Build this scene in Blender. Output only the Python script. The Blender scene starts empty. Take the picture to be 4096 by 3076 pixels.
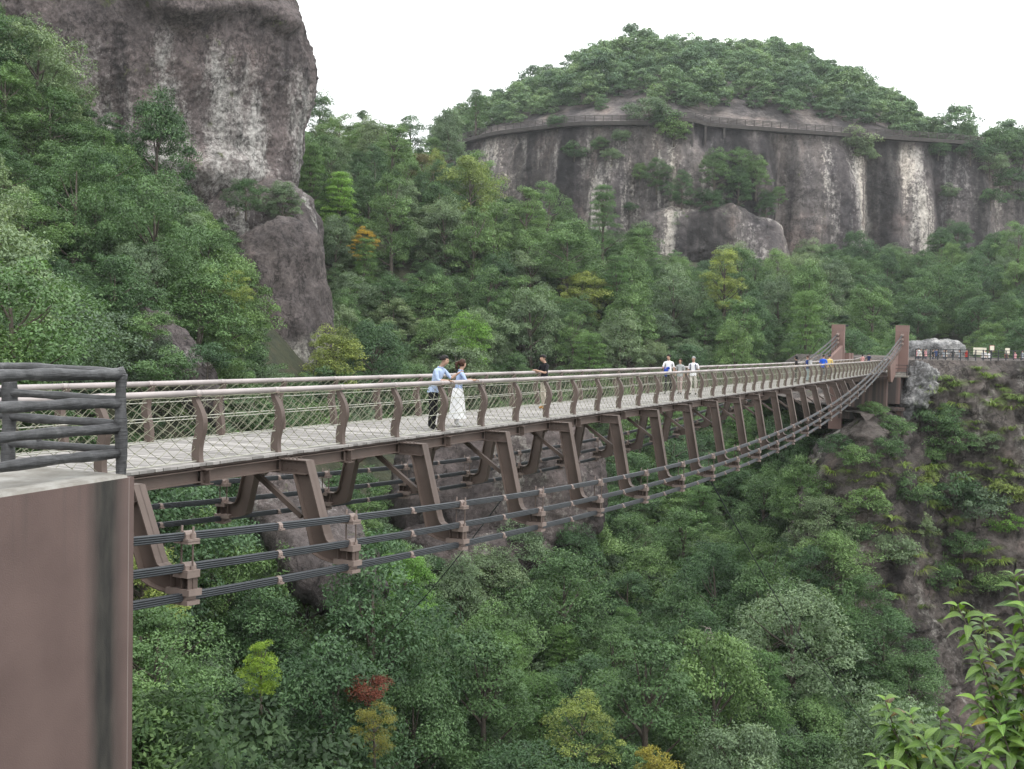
import bpy, math, random
import numpy as np
from mathutils import Vector, Matrix
random.seed(7); rng = np.random.default_rng(7)
SC = bpy.context.scene
COL = SC.collection
PI = math.pi
# ------------------------------------------------------------------ camera (solved from the bridge geometry)
F_PX, PIT, ROLL, CAMZ = 4353.3, .03983, .022, 2.266
YAW = .43306                                   # heading of the bridge, to the right of the view axis
cam_d = bpy.data.cameras.new('camera'); cam = bpy.data.objects.new('camera', cam_d); COL.objects.link(cam)
cam_d.sensor_fit = 'HORIZONTAL'; cam_d.sensor_width = 36.0; cam_d.lens = 36.0*F_PX/4096
cam_d.clip_start = .05; cam_d.clip_end = 3000
_Rx = Matrix.Rotation(PI/2-PIT, 3, 'X'); _Rr = Matrix.Rotation(ROLL, 3, 'Z')
cam.matrix_world = Matrix.Translation((0, 0, CAMZ)) @ (_Rx @ _Rr).to_4x4()
SC.camera = cam
# ------------------------------------------------------------------ overcast sky and soft sun
SUN_EL, SUN_AZ = math.radians(58), math.radians(140)          # azimuth clockwise from +Y
world = bpy.data.worlds.new('World'); SC.world = world; world.use_nodes = True
wn, wl = world.node_tree.nodes, world.node_tree.links
for n in list(wn): wn.remove(n)
w_out = wn.new('ShaderNodeOutputWorld'); w_bg = wn.new('ShaderNodeBackground'); w_mix = wn.new('ShaderNodeMixRGB')
w_sky = wn.new('ShaderNodeTexSky'); w_sky.sky_type = 'NISHITA'; w_sky.sun_disc = False
w_sky.sun_elevation = SUN_EL; w_sky.sun_rotation = SUN_AZ; w_sky.dust_density = 4
w_mix.inputs[0].default_value = .9; w_mix.inputs[2].default_value = (19.5, 19.9, 20.0, 1)   # even cloud cover over the sky
w_bg.inputs[1].default_value = .1
wl.new(w_sky.outputs[0], w_mix.inputs[1]); wl.new(w_mix.outputs[0], w_bg.inputs[0]); wl.new(w_bg.outputs[0], w_out.inputs[0])
sun_d = bpy.data.lights.new('sun', 'SUN'); sun = bpy.data.objects.new('sun', sun_d); COL.objects.link(sun)
sun_d.energy = 1.5; sun_d.angle = math.radians(25); sun_d.color = (1, .97, .93)
_sd = Vector((math.sin(SUN_AZ)*math.cos(SUN_EL), math.cos(SUN_AZ)*math.cos(SUN_EL), math.sin(SUN_EL)))
sun.rotation_euler = _sd.to_track_quat('Z', 'Y').to_euler()
SC.view_settings.view_transform = 'Standard'; SC.view_settings.look = 'None'
SC.view_settings.exposure = .18; SC.view_settings.gamma = 1; SC.view_settings.use_curve_mapping = False
SC.cycles.use_denoising = True
SC.cycles.max_bounces = 4; SC.cycles.diffuse_bounces = 2; SC.cycles.transmission_bounces = 2; SC.cycles.volume_bounces = 0
SC.cycles.transparent_max_bounces = 6

# ------------------------------------------------------------------ geometry helpers
CR, SR, CP, SP = math.cos(ROLL), math.sin(ROLL), math.cos(PIT), math.sin(PIT)
def ray(px, py):
    x, y = px-2048, py-1538
    u, v = x*CR+y*SR, -x*SR+y*CR
    X, Z2 = u/F_PX, -v/F_PX
    return np.array([X, CP+Z2*SP, -SP+Z2*CP])
def P(px, py, d):
    r = ray(px, py); return np.array([0, 0, CAMZ])+r*d
def pix(p):
    x, y, z = p[0], p[1], p[2]-CAMZ
    Y2 = y*CP-z*SP; Z2 = y*SP+z*CP
    u, v = F_PX*x/Y2, -F_PX*Z2/Y2
    return 2048+u*CR-v*SR, 1538+u*SR+v*CR
U = np.array([math.sin(YAW), math.cos(YAW), 0]); V = np.array([-math.cos(YAW), math.sin(YAW), 0])
BS, BU0, BV1, BD = 2.06829, 13.884, 11.989, 3.054             # post spacing, first post, near rail, deck width
deckz = lambda u: 4.3e-5*(u-80)**2
def W(u, v, z): return U*u+V*v+np.array([0, 0, z])

def tag(o, label=None, cat=None, group=None, kind=None):
    if label: o['label'] = label
    if cat: o['category'] = cat
    if group: o['group'] = group
    if kind: o['kind'] = kind
    return o
def link(name, data, parent=None, mat=None, loc=None, rot=None, scale=None):
    o = bpy.data.objects.new(name, data); COL.objects.link(o)
    if parent is not None: o.parent = parent
    if mat is not None and data is not None:
        if len(data.materials) == 0: data.materials.append(mat)
        if data.materials[0] != mat:
            o.material_slots[0].link = 'OBJECT'; o.material_slots[0].material = mat
    if loc is not None: o.location = [float(c) for c in loc]
    if rot is not None: o.rotation_euler = [float(c) for c in rot]
    if scale is not None: o.scale = scale if hasattr(scale, '__len__') else (scale,)*3
    return o
def empty(name, loc=(0, 0, 0), rz=0, scale=1): return link(name, None, None, None, loc, (0, 0, rz), scale)
def np_mesh(name, Vt, Fc, mats=(), smooth=False, attrs=None, mi=None):
    """Fc: (n,k) int array, all faces with k corners"""
    Vt = np.asarray(Vt, np.float32); Fc = np.asarray(Fc, np.int32)
    me = bpy.data.meshes.new(name); n, k = Fc.shape
    me.vertices.add(len(Vt)); me.vertices.foreach_set('co', Vt.ravel())
    me.loops.add(n*k); me.loops.foreach_set('vertex_index', Fc.ravel())
    me.polygons.add(n); me.polygons.foreach_set('loop_start', np.arange(0, n*k, k, dtype=np.int32))
    try: me.polygons.foreach_set('loop_total', np.full(n, k, np.int32))
    except Exception: pass
    if mi is not None: me.polygons.foreach_set('material_index', np.asarray(mi, np.int32))
    me.polygons.foreach_set('use_smooth', np.full(n, smooth, bool))
    for m in mats: me.materials.append(m)
    if attrs:
        for an, av in attrs.items():
            a = me.attributes.new(an, 'FLOAT', 'FACE'); a.data.foreach_set('value', np.asarray(av, np.float32))
    me.update(calc_edges=True); me.validate()
    return me
class MB:
    """collects shapes, then becomes ONE mesh"""
    def __init__(s): s.v = []; s.f = []
    def add(s, vs, fs):
        b = len(s.v); s.v += [tuple(map(float, q)) for q in vs]; s.f += [tuple(b+i for i in f) for f in fs]
    def hexa(s, p): s.add(p, [(0, 3, 2, 1), (4, 5, 6, 7), (0, 1, 5, 4), (1, 2, 6, 5), (2, 3, 7, 6), (3, 0, 4, 7)])
    def box(s, c, d, R=None):
        h = [x/2 for x in d]; q = []
        for z in (-1, 1):
            for x, y in ((-1, -1), (1, -1), (1, 1), (-1, 1)):
                w = Vector((x*h[0], y*h[1], z*h[2]))
                if R is not None: w = R @ w
                q.append((c[0]+w.x, c[1]+w.y, c[2]+w.z))
        s.hexa(q)
    def bar(s, a, b, w, t, up=(0, 0, 1)):
        a, b = Vector(a), Vector(b); d = (b-a).normalized(); sd = d.cross(Vector(up)).normalized(); n = sd.cross(d)
        q = []
        for e in (a, b):
            for i, j in ((-1, -1), (1, -1), (1, 1), (-1, 1)): q.append(e+sd*(i*w/2)+n*(j*t/2))
        s.hexa([q[0], q[1], q[2], q[3], q[4], q[5], q[6], q[7]])
    def tube(s, path, r, n=6, caps=True, sq=1.0):
        path = [Vector(p) for p in path]; m = len(path)
        rr = r if hasattr(r, '__len__') else [r]*m
        b = len(s.v); prev = None
        for i, p in enumerate(path):
            d = (path[min(i+1, m-1)]-path[max(i-1, 0)]).normalized()
            ref = Vector((0, 0, 1)) if abs(d.z) < .9 else Vector((1, 0, 0))
            if prev is None: x = d.cross(ref).normalized()
            else: x = (prev-d*prev.dot(d)).normalized()
            prev = x; y = d.cross(x)
            for k in range(n):
                a = 2*PI*k/n; q = p+x*(rr[i]*math.cos(a))+y*(rr[i]*math.sin(a)*sq); s.v.append(tuple(q))
        for i in range(m-1):
            for k in range(n):
                k2 = (k+1) % n; s.f.append((b+i*n+k, b+i*n+k2, b+(i+1)*n+k2, b+(i+1)*n+k))
        if caps:
            s.f.append(tuple(b+k for k in reversed(range(n)))); s.f.append(tuple(b+(m-1)*n+k for k in range(n)))
    def prism(s, poly, ax, lo, hi):
        """polygon in the two axes other than ax (in xyz order), extruded along ax from lo to hi"""
        n = len(poly); q = []
        for e in (lo, hi):
            for a, b in poly:
                q.append({'x': (e, a, b), 'y': (a, e, b), 'z': (a, b, e)}[ax])
        s.add(q, [tuple(range(n)), tuple(range(2*n-1, n-1, -1))]+[(i, i+n, (i+1) % n+n, (i+1) % n) for i in range(n)])
    def strip(s, pts, ax, lo, hi, th):
        """plate of thickness th following pts (in the plane across ax), from lo to hi along ax"""
        n = len(pts); nv = []
        for i in range(n):
            a, b = pts[max(i-1, 0)], pts[min(i+1, n-1)]; d = Vector((b[0]-a[0], b[1]-a[1])).normalized(); nv.append((-d.y, d.x))
        for i in range(n-1):
            p, q = pts[i], pts[i+1]; A, B = nv[i], nv[i+1]
            poly = [p, q, (q[0]+B[0]*th, q[1]+B[1]*th), (p[0]+A[0]*th, p[1]+A[1]*th)]
            s.prism(poly, ax, lo, hi)
    def mesh(s, name, mat=None, smooth=False):
        me = bpy.data.meshes.new(name); me.from_pydata(s.v, [], s.f); me.validate()
        import bmesh
        bm = bmesh.new(); bm.from_mesh(me); bmesh.ops.recalc_face_normals(bm, faces=bm.faces); bm.to_mesh(me); bm.free()
        if smooth: me.polygons.foreach_set('use_smooth', [True]*len(me.polygons))
        if mat is not None: me.materials.append(mat)
        return me
    def build(s, name, mat, parent=None, smooth=False, loc=None, rot=None):
        return link(name, s.mesh(name, mat, smooth), parent, mat, loc, rot)

# numpy gradient noise
_perm = np.random.default_rng(3).permutation(512).astype(np.int64); _perm = np.concatenate([_perm, _perm, _perm])
_g = np.random.default_rng(5).normal(size=(512, 3)); _g /= np.linalg.norm(_g, axis=1)[:, None]
def perlin(p):
    p = np.asarray(p, float); i = np.floor(p).astype(np.int64); f = p-i; i &= 511
    w = f*f*f*(f*(f*6-15)+10); out = 0
    for dx in (0, 1):
        for dy in (0, 1):
            for dz in (0, 1):
                h = _perm[_perm[_perm[(i[..., 0]+dx) & 511]+((i[..., 1]+dy) & 511)]+((i[..., 2]+dz) & 511)] & 511
                g = _g[h]; d = f-np.array([dx, dy, dz]); dot = (g*d).sum(-1)
                ww = (w[..., 0] if dx else 1-w[..., 0])*(w[..., 1] if dy else 1-w[..., 1])*(w[..., 2] if dz else 1-w[..., 2])
                out = out+ww*dot
    return out*1.5
def fbm(p, o=4):
    s, a = 0, 1.
    for k in range(o): s = s+a*perlin(np.asarray(p)*2**k+17.3*k); a *= .5
    return s
def sstep(a, b, x): t = np.clip((x-a)/(b-a), 0, 1); return t*t*(3-2*t)

# ------------------------------------------------------------------ materials
def new_mat(name):
    m = bpy.data.materials.new(name); m.use_nodes = True; nt = m.node_tree
    for n in list(nt.nodes): nt.nodes.remove(n)
    o = nt.nodes.new('ShaderNodeOutputMaterial'); b = nt.nodes.new('ShaderNodeBsdfPrincipled'); nt.links.new(b.outputs[0], o.inputs[0])
    return m, nt, b, o
def nd(nt, t, **kw):
    n = nt.nodes.new(t)
    for k, v in kw.items(): setattr(n, k, v)
    return n
def noise(nt, scale, detail=3, vec=None, mapping=None, rough=.55):
    n = nd(nt, 'ShaderNodeTexNoise'); n.inputs['Scale'].default_value = scale; n.inputs['Detail'].default_value = detail; n.inputs['Roughness'].default_value = rough
    if vec is not None:
        if mapping:
            mp = nd(nt, 'ShaderNodeMapping'); mp.inputs['Scale'].default_value = mapping; nt.links.new(vec, mp.inputs['Vector']); vec = mp.outputs[0]
        nt.links.new(vec, n.inputs['Vector'])
    return n.outputs['Fac']
def ramp(nt, fac, stops):
    r = nd(nt, 'ShaderNodeValToRGB'); e = r.color_ramp.elements
    while len(e) > 1: e.remove(e[0])
    for i, (p, c) in enumerate(stops):
        el = e[0] if i == 0 else e.new(p)
        el.position = p; el.color = (*c, 1) if hasattr(c, '__len__') else (c, c, c, 1)
    nt.links.new(fac, r.inputs[0]); return r.outputs[0]
def mixc(nt, fac, a, b, mode='MIX'):
    m = nd(nt, 'ShaderNodeMixRGB', blend_type=mode)
    for s, x in ((0, fac), (1, a), (2, b)):
        if hasattr(x, 'is_linked') or hasattr(x, 'links'): nt.links.new(x, m.inputs[s])
        elif hasattr(x, '__len__'): m.inputs[s].default_value = (*x, 1)
        else: m.inputs[s].default_value = x
    return m.outputs[0]
def mathn(nt, op, a, b=None):
    m = nd(nt, 'ShaderNodeMath', operation=op)
    for s, x in ((0, a), (1, b)):
        if x is None: continue
        if hasattr(x, 'links'): nt.links.new(x, m.inputs[s])
        else: m.inputs[s].default_value = x
    return m.outputs[0]
def bump(nt, b, h, strength, dist):
    n = nd(nt, 'ShaderNodeBump'); n.inputs['Strength'].default_value = strength; n.inputs['Distance'].default_value = dist
    nt.links.new(h, n.inputs['Height']); nt.links.new(n.outputs[0], b.inputs['Normal'])
def simple(name, col, rough=.6, var=.25, scale=3., metal=0, spec=.4, objvar=0., bumpd=0., bscale=20, coords='Object'):
    m, nt, b, o = new_mat(name)
    tc = nd(nt, 'ShaderNodeTexCoord').outputs[coords]
    n = noise(nt, scale, 5, tc)
    c = ramp(nt, n, [(.3, tuple(x*(1-var) for x in col)), (.7, tuple(min(1, x*(1+var)) for x in col))])
    if objvar:
        oi = nd(nt, 'ShaderNodeObjectInfo'); r = ramp(nt, oi.outputs['Random'], [(0, 1-objvar), (1, 1+objvar)])
        c = mixc(nt, 1., c, r, 'MULTIPLY')
    nt.links.new(c, b.inputs['Base Color']); b.inputs['Roughness'].default_value = rough; b.inputs['Metallic'].default_value = metal
    b.inputs['Specular IOR Level'].default_value = spec
    if bumpd: bump(nt, b, noise(nt, bscale, 4, tc), .6, bumpd)
    return m
def leaf_mat(name, dark, mid, light, trans=.27, rough=.5, hue=.25):
    m, nt, b, o = new_mat(name)
    at = nd(nt, 'ShaderNodeAttribute', attribute_name='tint').outputs['Fac']
    c = ramp(nt, at, [(0, dark), (.5, mid), (1, light)])
    oi = nd(nt, 'ShaderNodeObjectInfo').outputs['Random']
    r = ramp(nt, oi, [(0, (1-hue, 1-hue*.9, 1-hue*.6)), (.5, (1., 1., 1.)), (1, (1+hue, 1+hue*.6, 1+hue*.3))])
    c = mixc(nt, 1., c, r, 'MULTIPLY')
    nt.links.new(c, b.inputs['Base Color']); b.inputs['Roughness'].default_value = rough; b.inputs['Specular IOR Level'].default_value = .35
    t = nd(nt, 'ShaderNodeBsdfTranslucent'); tcx = mixc(nt, 1., c, (1.1, 1.15, .6), 'MULTIPLY'); nt.links.new(tcx, t.inputs[0])
    mx = nd(nt, 'ShaderNodeMixShader'); mx.inputs[0].default_value = trans
    nt.links.new(b.outputs[0], mx.inputs[1]); nt.links.new(t.outputs[0], mx.inputs[2]); nt.links.new(mx.outputs[0], o.inputs[0])
    return m
def rock_mat(name, base, dark, pale, pale_lo=.55, pale_hi=.68, streak=.5, moss=.63, zpale=None, streak_map=(.3, .3, .022), pale_map=(.22, .22, .05), grain=1., bd=.35, pink=(.30, .19, .17), sdark=.42, bands=None):
    m, nt, b, o = new_mat(name)
    pos = nd(nt, 'ShaderNodeNewGeometry').outputs['Position']
    c = ramp(nt, noise(nt, .09, 8, pos, rough=.65), [(.3, dark), (.55, base), (.75, pink)])
    g = noise(nt, 2.2*grain, 8, pos, rough=.75)
    pf = noise(nt, 1., 9, pos, pale_map, rough=.7)
    pf = mathn(nt, 'ADD', pf, mathn(nt, 'MULTIPLY', mathn(nt, 'SUBTRACT', g, .5), .35))
    pf = ramp(nt, pf, [(pale_lo, 0.), (pale_hi, 1.)])
    if zpale:
        sx = nd(nt, 'ShaderNodeSeparateXYZ'); nt.links.new(pos, sx.inputs[0])
        zz = mathn(nt, 'ADD', sx.outputs[2], mathn(nt, 'MULTIPLY', noise(nt, .12, 3, pos), 7))
        mr = nd(nt, 'ShaderNodeMapRange'); nt.links.new(zz, mr.inputs[0]); mr.inputs[1].default_value = zpale[0]; mr.inputs[2].default_value = zpale[1]; mr.inputs[3].default_value = 1; mr.inputs[4].default_value = 0
        pf = mathn(nt, 'MULTIPLY', pf, mr.outputs[0])
    c = mixc(nt, pf, c, pale)
    sf = ramp(nt, noise(nt, 1., 6, pos, streak_map, rough=.6), [(streak, 0.), (streak+.13, .88)])
    c = mixc(nt, sf, c, tuple(x*sdark for x in dark))
    if moss:
        mf = ramp(nt, mathn(nt, 'ADD', noise(nt, .35, 8, pos, rough=.7), mathn(nt, 'MULTIPLY', mathn(nt, 'SUBTRACT', g, .5), .25)), [(moss, 0.), (moss+.06, .8)])
        c = mixc(nt, mf, c, (.075, .09, .03))
    c = mixc(nt, 1., c, ramp(nt, g, [(.3, .6), (.5, 1.), (.72, 1.45)]), 'MULTIPLY')
    if bands:
        bn = noise(nt, 1., 4, pos, bands, rough=.5)
        c = mixc(nt, 1., c, ramp(nt, bn, [(.36, (.30, .30, .32)), (.45, (.62, .60, .62)), (.55, (1.02, 1.0, .98)), (.66, (1.32, 1.25, 1.18))]), 'MULTIPLY')
    mot = noise(nt, .55, 10, pos, rough=.8)
    c = mixc(nt, 1., c, ramp(nt, mot, [(.34, .42), (.5, 1.), (.66, 1.35)]), 'MULTIPLY')
    ck = mathn(nt, 'ABSOLUTE', mathn(nt, 'SUBTRACT', noise(nt, .16, 7, pos, (1, 1, .7), rough=.6), .5))
    c = mixc(nt, ramp(nt, ck, [(0., .75), (.012, 0.)]), c, tuple(x*.3 for x in dark))
    nt.links.new(c, b.inputs['Base Color']); b.inputs['Roughness'].default_value = .85; b.inputs['Specular IOR Level'].default_value = .25
    hh = mathn(nt, 'ADD', mathn(nt, 'ADD', noise(nt, .5, 9, pos, rough=.65), mathn(nt, 'MULTIPLY', mot, .8)), mathn(nt, 'MULTIPLY', g, .35))
    bump(nt, b, hh, 1., bd)
    return m
M = {}
M['steel'] = simple('brown_painted_steel', (.122, .092, .079), .55, .18, 1.3, objvar=.07, spec=.35)
M['steel_pink'] = simple('pinkish_painted_steel', (.22, .172, .152), .55, .15, 4., objvar=.06)
M['rail'] = simple('weathered_handrail_paint', (.40, .355, .345), .4, .1, 2., objvar=.05, spec=.5)
M['cable'] = simple('galvanised_dark_strand', (.030, .035, .041), .45, .25, 6., spec=.6)
M['net'] = simple('pale_lichen_rope', (.235, .235, .17), .8, .25, 5.)
M['rod'] = simple('pale_steel_rod', (.42, .42, .36), .6, .2, 3.)
M['plank'] = simple('weathered_grey_deck_plank', (.285, .270, .258), .8, .18, 2.5, objvar=.30, spec=.2)
M['log'] = None
# fake-log concrete, abutment render, wood, misc
def log_mat():
    m, nt, b, o = new_mat('dark_concrete_log'); tc = nd(nt, 'ShaderNodeTexCoord').outputs['Object']
    n = noise(nt, 3, 8, tc, rough=.7); g = noise(nt, 1, 5, tc, (6, 6, 60))
    c = ramp(nt, n, [(.3, (.020, .020, .021)), (.52, (.060, .061, .065)), (.75, (.155, .155, .158))])
    c = mixc(nt, 1., c, ramp(nt, g, [(.35, .6), (.65, 1.25)]), 'MULTIPLY')
    nt.links.new(c, b.inputs['Base Color']); b.inputs['Roughness'].default_value = .5
    bump(nt, b, mathn(nt, 'ADD', noise(nt, 9, 6, tc), g), .8, .012); return m
M['log'] = log_mat()
def abut_mat():
    m, nt, b, o = new_mat('brown_painted_render'); tc = nd(nt, 'ShaderNodeTexCoord').outputs['Object']
    n = noise(nt, 1.2, 6, tc)
    c = ramp(nt, n, [(.3, (.108, .072, .065)), (.7, (.145, .099, .089))])
    sx = nd(nt, 'ShaderNodeSeparateXYZ'); nt.links.new(tc, sx.inputs[0])
    wob = mathn(nt, 'MULTIPLY', mathn(nt, 'SUBTRACT', noise(nt, 1, 5, tc, (2., 2., .35)), .5), .22)
    xx = mathn(nt, 'ABSOLUTE', mathn(nt, 'ADD', mathn(nt, 'ADD', sx.outputs[0], .33), wob))       # water stain, one broad run
    st = mathn(nt, 'SUBTRACT', 1., mathn(nt, 'DIVIDE', xx, .33))
    st = ramp(nt, st, [(.0, 0.), (.35, .45), (.75, .96)])
    runs = ramp(nt, noise(nt, 1., 6, tc, (5., 5., .25)), [(.5, 0.), (.72, .5)])
    zf = nd(nt, 'ShaderNodeMapRange'); nt.links.new(sx.outputs[2], zf.inputs[0]); zf.inputs[1].default_value = -1.1; zf.inputs[2].default_value = -.05
    top = mathn(nt, 'MULTIPLY', runs, zf.outputs[0])
    c = mixc(nt, top, c, (.045, .045, .042)); c = mixc(nt, st, c, ramp(nt, noise(nt, 1., 6, tc, (9., 9., 2.)), [(.35, (.014, .015, .014)), (.75, (.050, .047, .040))]))
    cr = mathn(nt, 'ABSOLUTE', mathn(nt, 'ADD', mathn(nt, 'ADD', sx.outputs[0], -.02), mathn(nt, 'MULTIPLY', wob, .12)))
    crk = ramp(nt, cr, [(.0, .5), (.006, 0.)])
    c = mixc(nt, crk, c, (.5, .46, .42))
    nt.links.new(c, b.inputs['Base Color']); b.inputs['Roughness'].default_value = .7
    bump(nt, b, noise(nt, 60, 3, tc), .7, .005); return m
M['abut'] = abut_mat()
def ledge_mat():
    m, nt, b, o = new_mat('worn_pale_cement'); tc = nd(nt, 'ShaderNodeTexCoord').outputs['Object']
    c = ramp(nt, noise(nt, 2.2, 8, tc, rough=.65), [(.3, (.16, .145, .12)), (.5, (.26, .245, .22)), (.72, (.43, .42, .395))])
    nt.links.new(c, b.inputs['Base Color']); b.inputs['Roughness'].default_value = .6; bump(nt, b, noise(nt, 12, 6, tc), .4, .006); return m
M['ledge'] = ledge_mat()
def pier_mat():
    m, nt, b, o = new_mat('brown_stained_shaded_pier'); tc = nd(nt, 'ShaderNodeTexCoord').outputs['Object']
    c = ramp(nt, noise(nt, .8, 5, tc), [(.3, (.17, .105, .09)), (.7, (.225, .145, .125))])
    r = ramp(nt, noise(nt, 1., 5, tc, (1.6, 1.6, .05)), [(.36, 0.1), (.56, .93)])  # dark stain runs, made heavier to paint in the shade under the deck
    c = mixc(nt, r, c, (.035, .032, .03)); nt.links.new(c, b.inputs['Base Color']); b.inputs['Roughness'].default_value = .75; return m
M['pier'] = pier_mat()
M['tower'] = simple('brown_painted_tower', (.20, .125, .108), .65, .12, .8)
M['bark'] = simple('grey_brown_bark', (.10, .083, .068), .85, .35, 4., bumpd=.01)
M['dead'] = simple('bleached_dead_wood', (.17, .15, .13), .8, .3, 4.)
M['timber'] = simple('dark_walkway_timber', (.055, .048, .045), .75, .25, 1.)
M['fence_iron'] = simple('dark_iron_fence', (.03, .034, .038), .55, .2, 2.)
# foliage: dark / mid / light leaf tints of each kind
LEAF = {
 'dark green broadleaf':   leaf_mat('dark_broad_leaf', (0.023, 0.047, 0.021), (0.077, 0.154, 0.064), (0.181, 0.301, 0.134)),
 'mid green broadleaf':    leaf_mat('mid_broad_leaf', (0.036, 0.068, 0.025), (0.122, 0.220, 0.081), (0.251, 0.398, 0.158)),
 'grey-green broadleaf':   leaf_mat('grey_broad_leaf', (0.048, 0.076, 0.042), (0.162, 0.240, 0.131), (0.332, 0.436, 0.250)),
 'yellow-green broadleaf': leaf_mat('yellow_green_leaf', (0.061, 0.085, 0.025), (0.222, 0.293, 0.081), (0.433, 0.513, 0.148)),
 'bright green':           leaf_mat('bright_leaf', (0.048, 0.097, 0.020), (0.162, 0.328, 0.063), (0.321, 0.582, 0.129)),
 'pine':                   leaf_mat('pine_needle', (0.027, 0.059, 0.020), (0.097, 0.194, 0.058), (0.192, 0.338, 0.111)),
 'lime':                   leaf_mat('lime_leaf', (0.114, 0.198, 0.023), (0.208, 0.343, 0.041), (0.333, 0.478, 0.082)),
 'golden':                 leaf_mat('golden_leaf', (0.208, 0.146, 0.017), (0.416, 0.291, 0.035), (0.572, 0.437, 0.070)),
 'rust':                   leaf_mat('rust_leaf', (0.104, 0.026, 0.014), (0.208, 0.058, 0.030), (0.312, 0.104, 0.052)),
 'tawny':                  leaf_mat('tawny_leaf', (0.089, 0.089, 0.035), (0.172, 0.156, 0.070), (0.270, 0.229, 0.117)),
 'olive gold':             leaf_mat('olive_gold_leaf', (0.125, 0.125, 0.023), (0.250, 0.239, 0.041), (0.374, 0.354, 0.070)),
 'grass':                  leaf_mat('grass_blade', (0.088, 0.147, 0.030), (0.168, 0.256, 0.055), (0.293, 0.388, 0.099), .25),
 'undergrowth':            leaf_mat('undergrowth_leaf', (0.021, 0.041, 0.017), (0.075, 0.133, 0.054), (0.171, 0.262, 0.111)),
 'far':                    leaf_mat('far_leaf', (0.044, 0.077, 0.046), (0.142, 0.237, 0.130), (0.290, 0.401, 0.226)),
}
def soil_mat():
    m, nt, b, o = new_mat('forest_floor'); pos = nd(nt, 'ShaderNodeNewGeometry').outputs['Position']
    c = ramp(nt, noise(nt, .5, 8, pos, rough=.7), [(.35, (.018, .024, .012)), (.55, (.040, .045, .022)), (.75, (.075, .055, .038))])
    nt.links.new(c, b.inputs['Base Color']); b.inputs['Roughness'].default_value = .95; bump(nt, b, noise(nt, 1.5, 6, pos), .8, .3); return m
M['soil'] = soil_mat()
M['rock_dome'] = rock_mat('dome_conglomerate', (.138, .114, .110), (.066, .056, .057), (.385, .37, .35), .435, .60, .535, .63, zpale=(41.5, 45.), pale_map=(.16, .16, .035), streak_map=(.26, .26, .02), pink=(.225, .17, .16))
M['rock_far'] = rock_mat('far_cliff_conglomerate', (.155, .140, .137), (.085, .078, .080), (.38, .36, .335), .52, .59, .475, .66, streak_map=(.085, .085, .005), pale_map=(.15, .15, .012), zpale=(57.5, 60.), grain=.6, sdark=.26, bands=(.11, .11, .004), pink=(.25, .19, .175))
M['rock_wet'] = rock_mat('purple_wet_slab', (.120, .102, .099), (.056, .048, .050), (.33, .32, .30), .55, .67, .60, .62, streak_map=(.5, .5, .1), bd=.4, grain=1.2, pink=(.175, .14, .132))
M['rock_column'] = rock_mat('dark_column_rock', (.112, .094, .090), (.048, .042, .043), (.33, .32, .29), .40, .54, .58, .70, zpale=(4.2, 6.2), streak_map=(.4, .4, .03), pale_map=(.3, .3, .12), bd=.3, pink=(.17, .118, .108))
M['rock_low'] = rock_mat('pebbly_conglomerate', (.112, .092, .088), (.050, .042, .043), (.27, .26, .23), .56, .70, .66, .66, streak_map=(.3, .3, .05), bd=.35, grain=1.3, pink=(.20, .14, .125))
M['rock_plateau'] = rock_mat('plateau_cliff_rock', (.165, .142, .130), (.050, .044, .043), (.38, .36, .33), .57, .68, .52, .60, streak_map=(.35, .35, .08), bd=.9, grain=.8, pink=(.31, .225, .20))
M['rock_grey'] = rock_mat('pale_grey_cement_rock', (.30, .30, .30), (.14, .14, .145), (.45, .44, .43), .5, .64, .66, 0, bd=.6, pink=(.38, .37, .36))

# ------------------------------------------------------------------ ground: heights fixed at sighted points, smooth between
CAN = 5.0      # canopy height over the ground at the sighted points
sight = [(600,3050,47),(1000,3050,50),(1500,3050,54),(2000,3050,58),(2500,3050,62),(3000,3050,66),(3500,3050,68),(4000,3050,70),
 (600,2700,53),(1200,2700,60),(1800,2700,68),(2400,2700,76),(3000,2700,82),(3400,2700,86),
 (600,2350,60),(1000,2400,66),(1500,2450,78),(2000,2400,92),(2500,2300,100),(3000,2300,104),(3350,2300,106),
 (600,2050,70),(900,2000,78),(1250,2150,84),(1450,1850,112),(2500,1950,120),(2900,1900,126),(3150,1900,128),
 (1350,1480,142),(1700,1450,150),(2100,1450,155),(2500,1450,160),(3000,1450,165),(3250,1400,172),
 (1350,1100,165),(1700,1100,175),(2100,1100,180),(2500,1200,182),(2900,1230,188),(3200,1280,195),
 (1300,800,185),(1600,750,195),(1900,800,200),(2200,900,197),(2400,960,195),
 (1250,600,205),(1500,610,222),(1700,590,240),(1560,575,250),(1780,560,265),
 (3300,1180,232),(3700,1130,240),(4050,930,252),(4050,1250,205),(3500,1330,188),(3750,1370,172),(3950,1300,180),
 (400,1450,62),(700,1450,78),(850,1300,92),(900,1150,104),(300,1200,76),(600,1100,96),(800,950,118),(100,1000,76),(400,800,106),(650,760,126),
 (100,700,92),(400,500,122),(100,330,102),(300,300,126),(0,130,112),(550,480,142),(250,1450,45),(1080,1450,112),(1000,950,128),(3620,2500,104),(3700,2800,100),(4050,2900,98),(4500,2800,95)]
pts = [P(a, b, d)-np.array([0, 0, CAN]) for a, b, d in sight]
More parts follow.
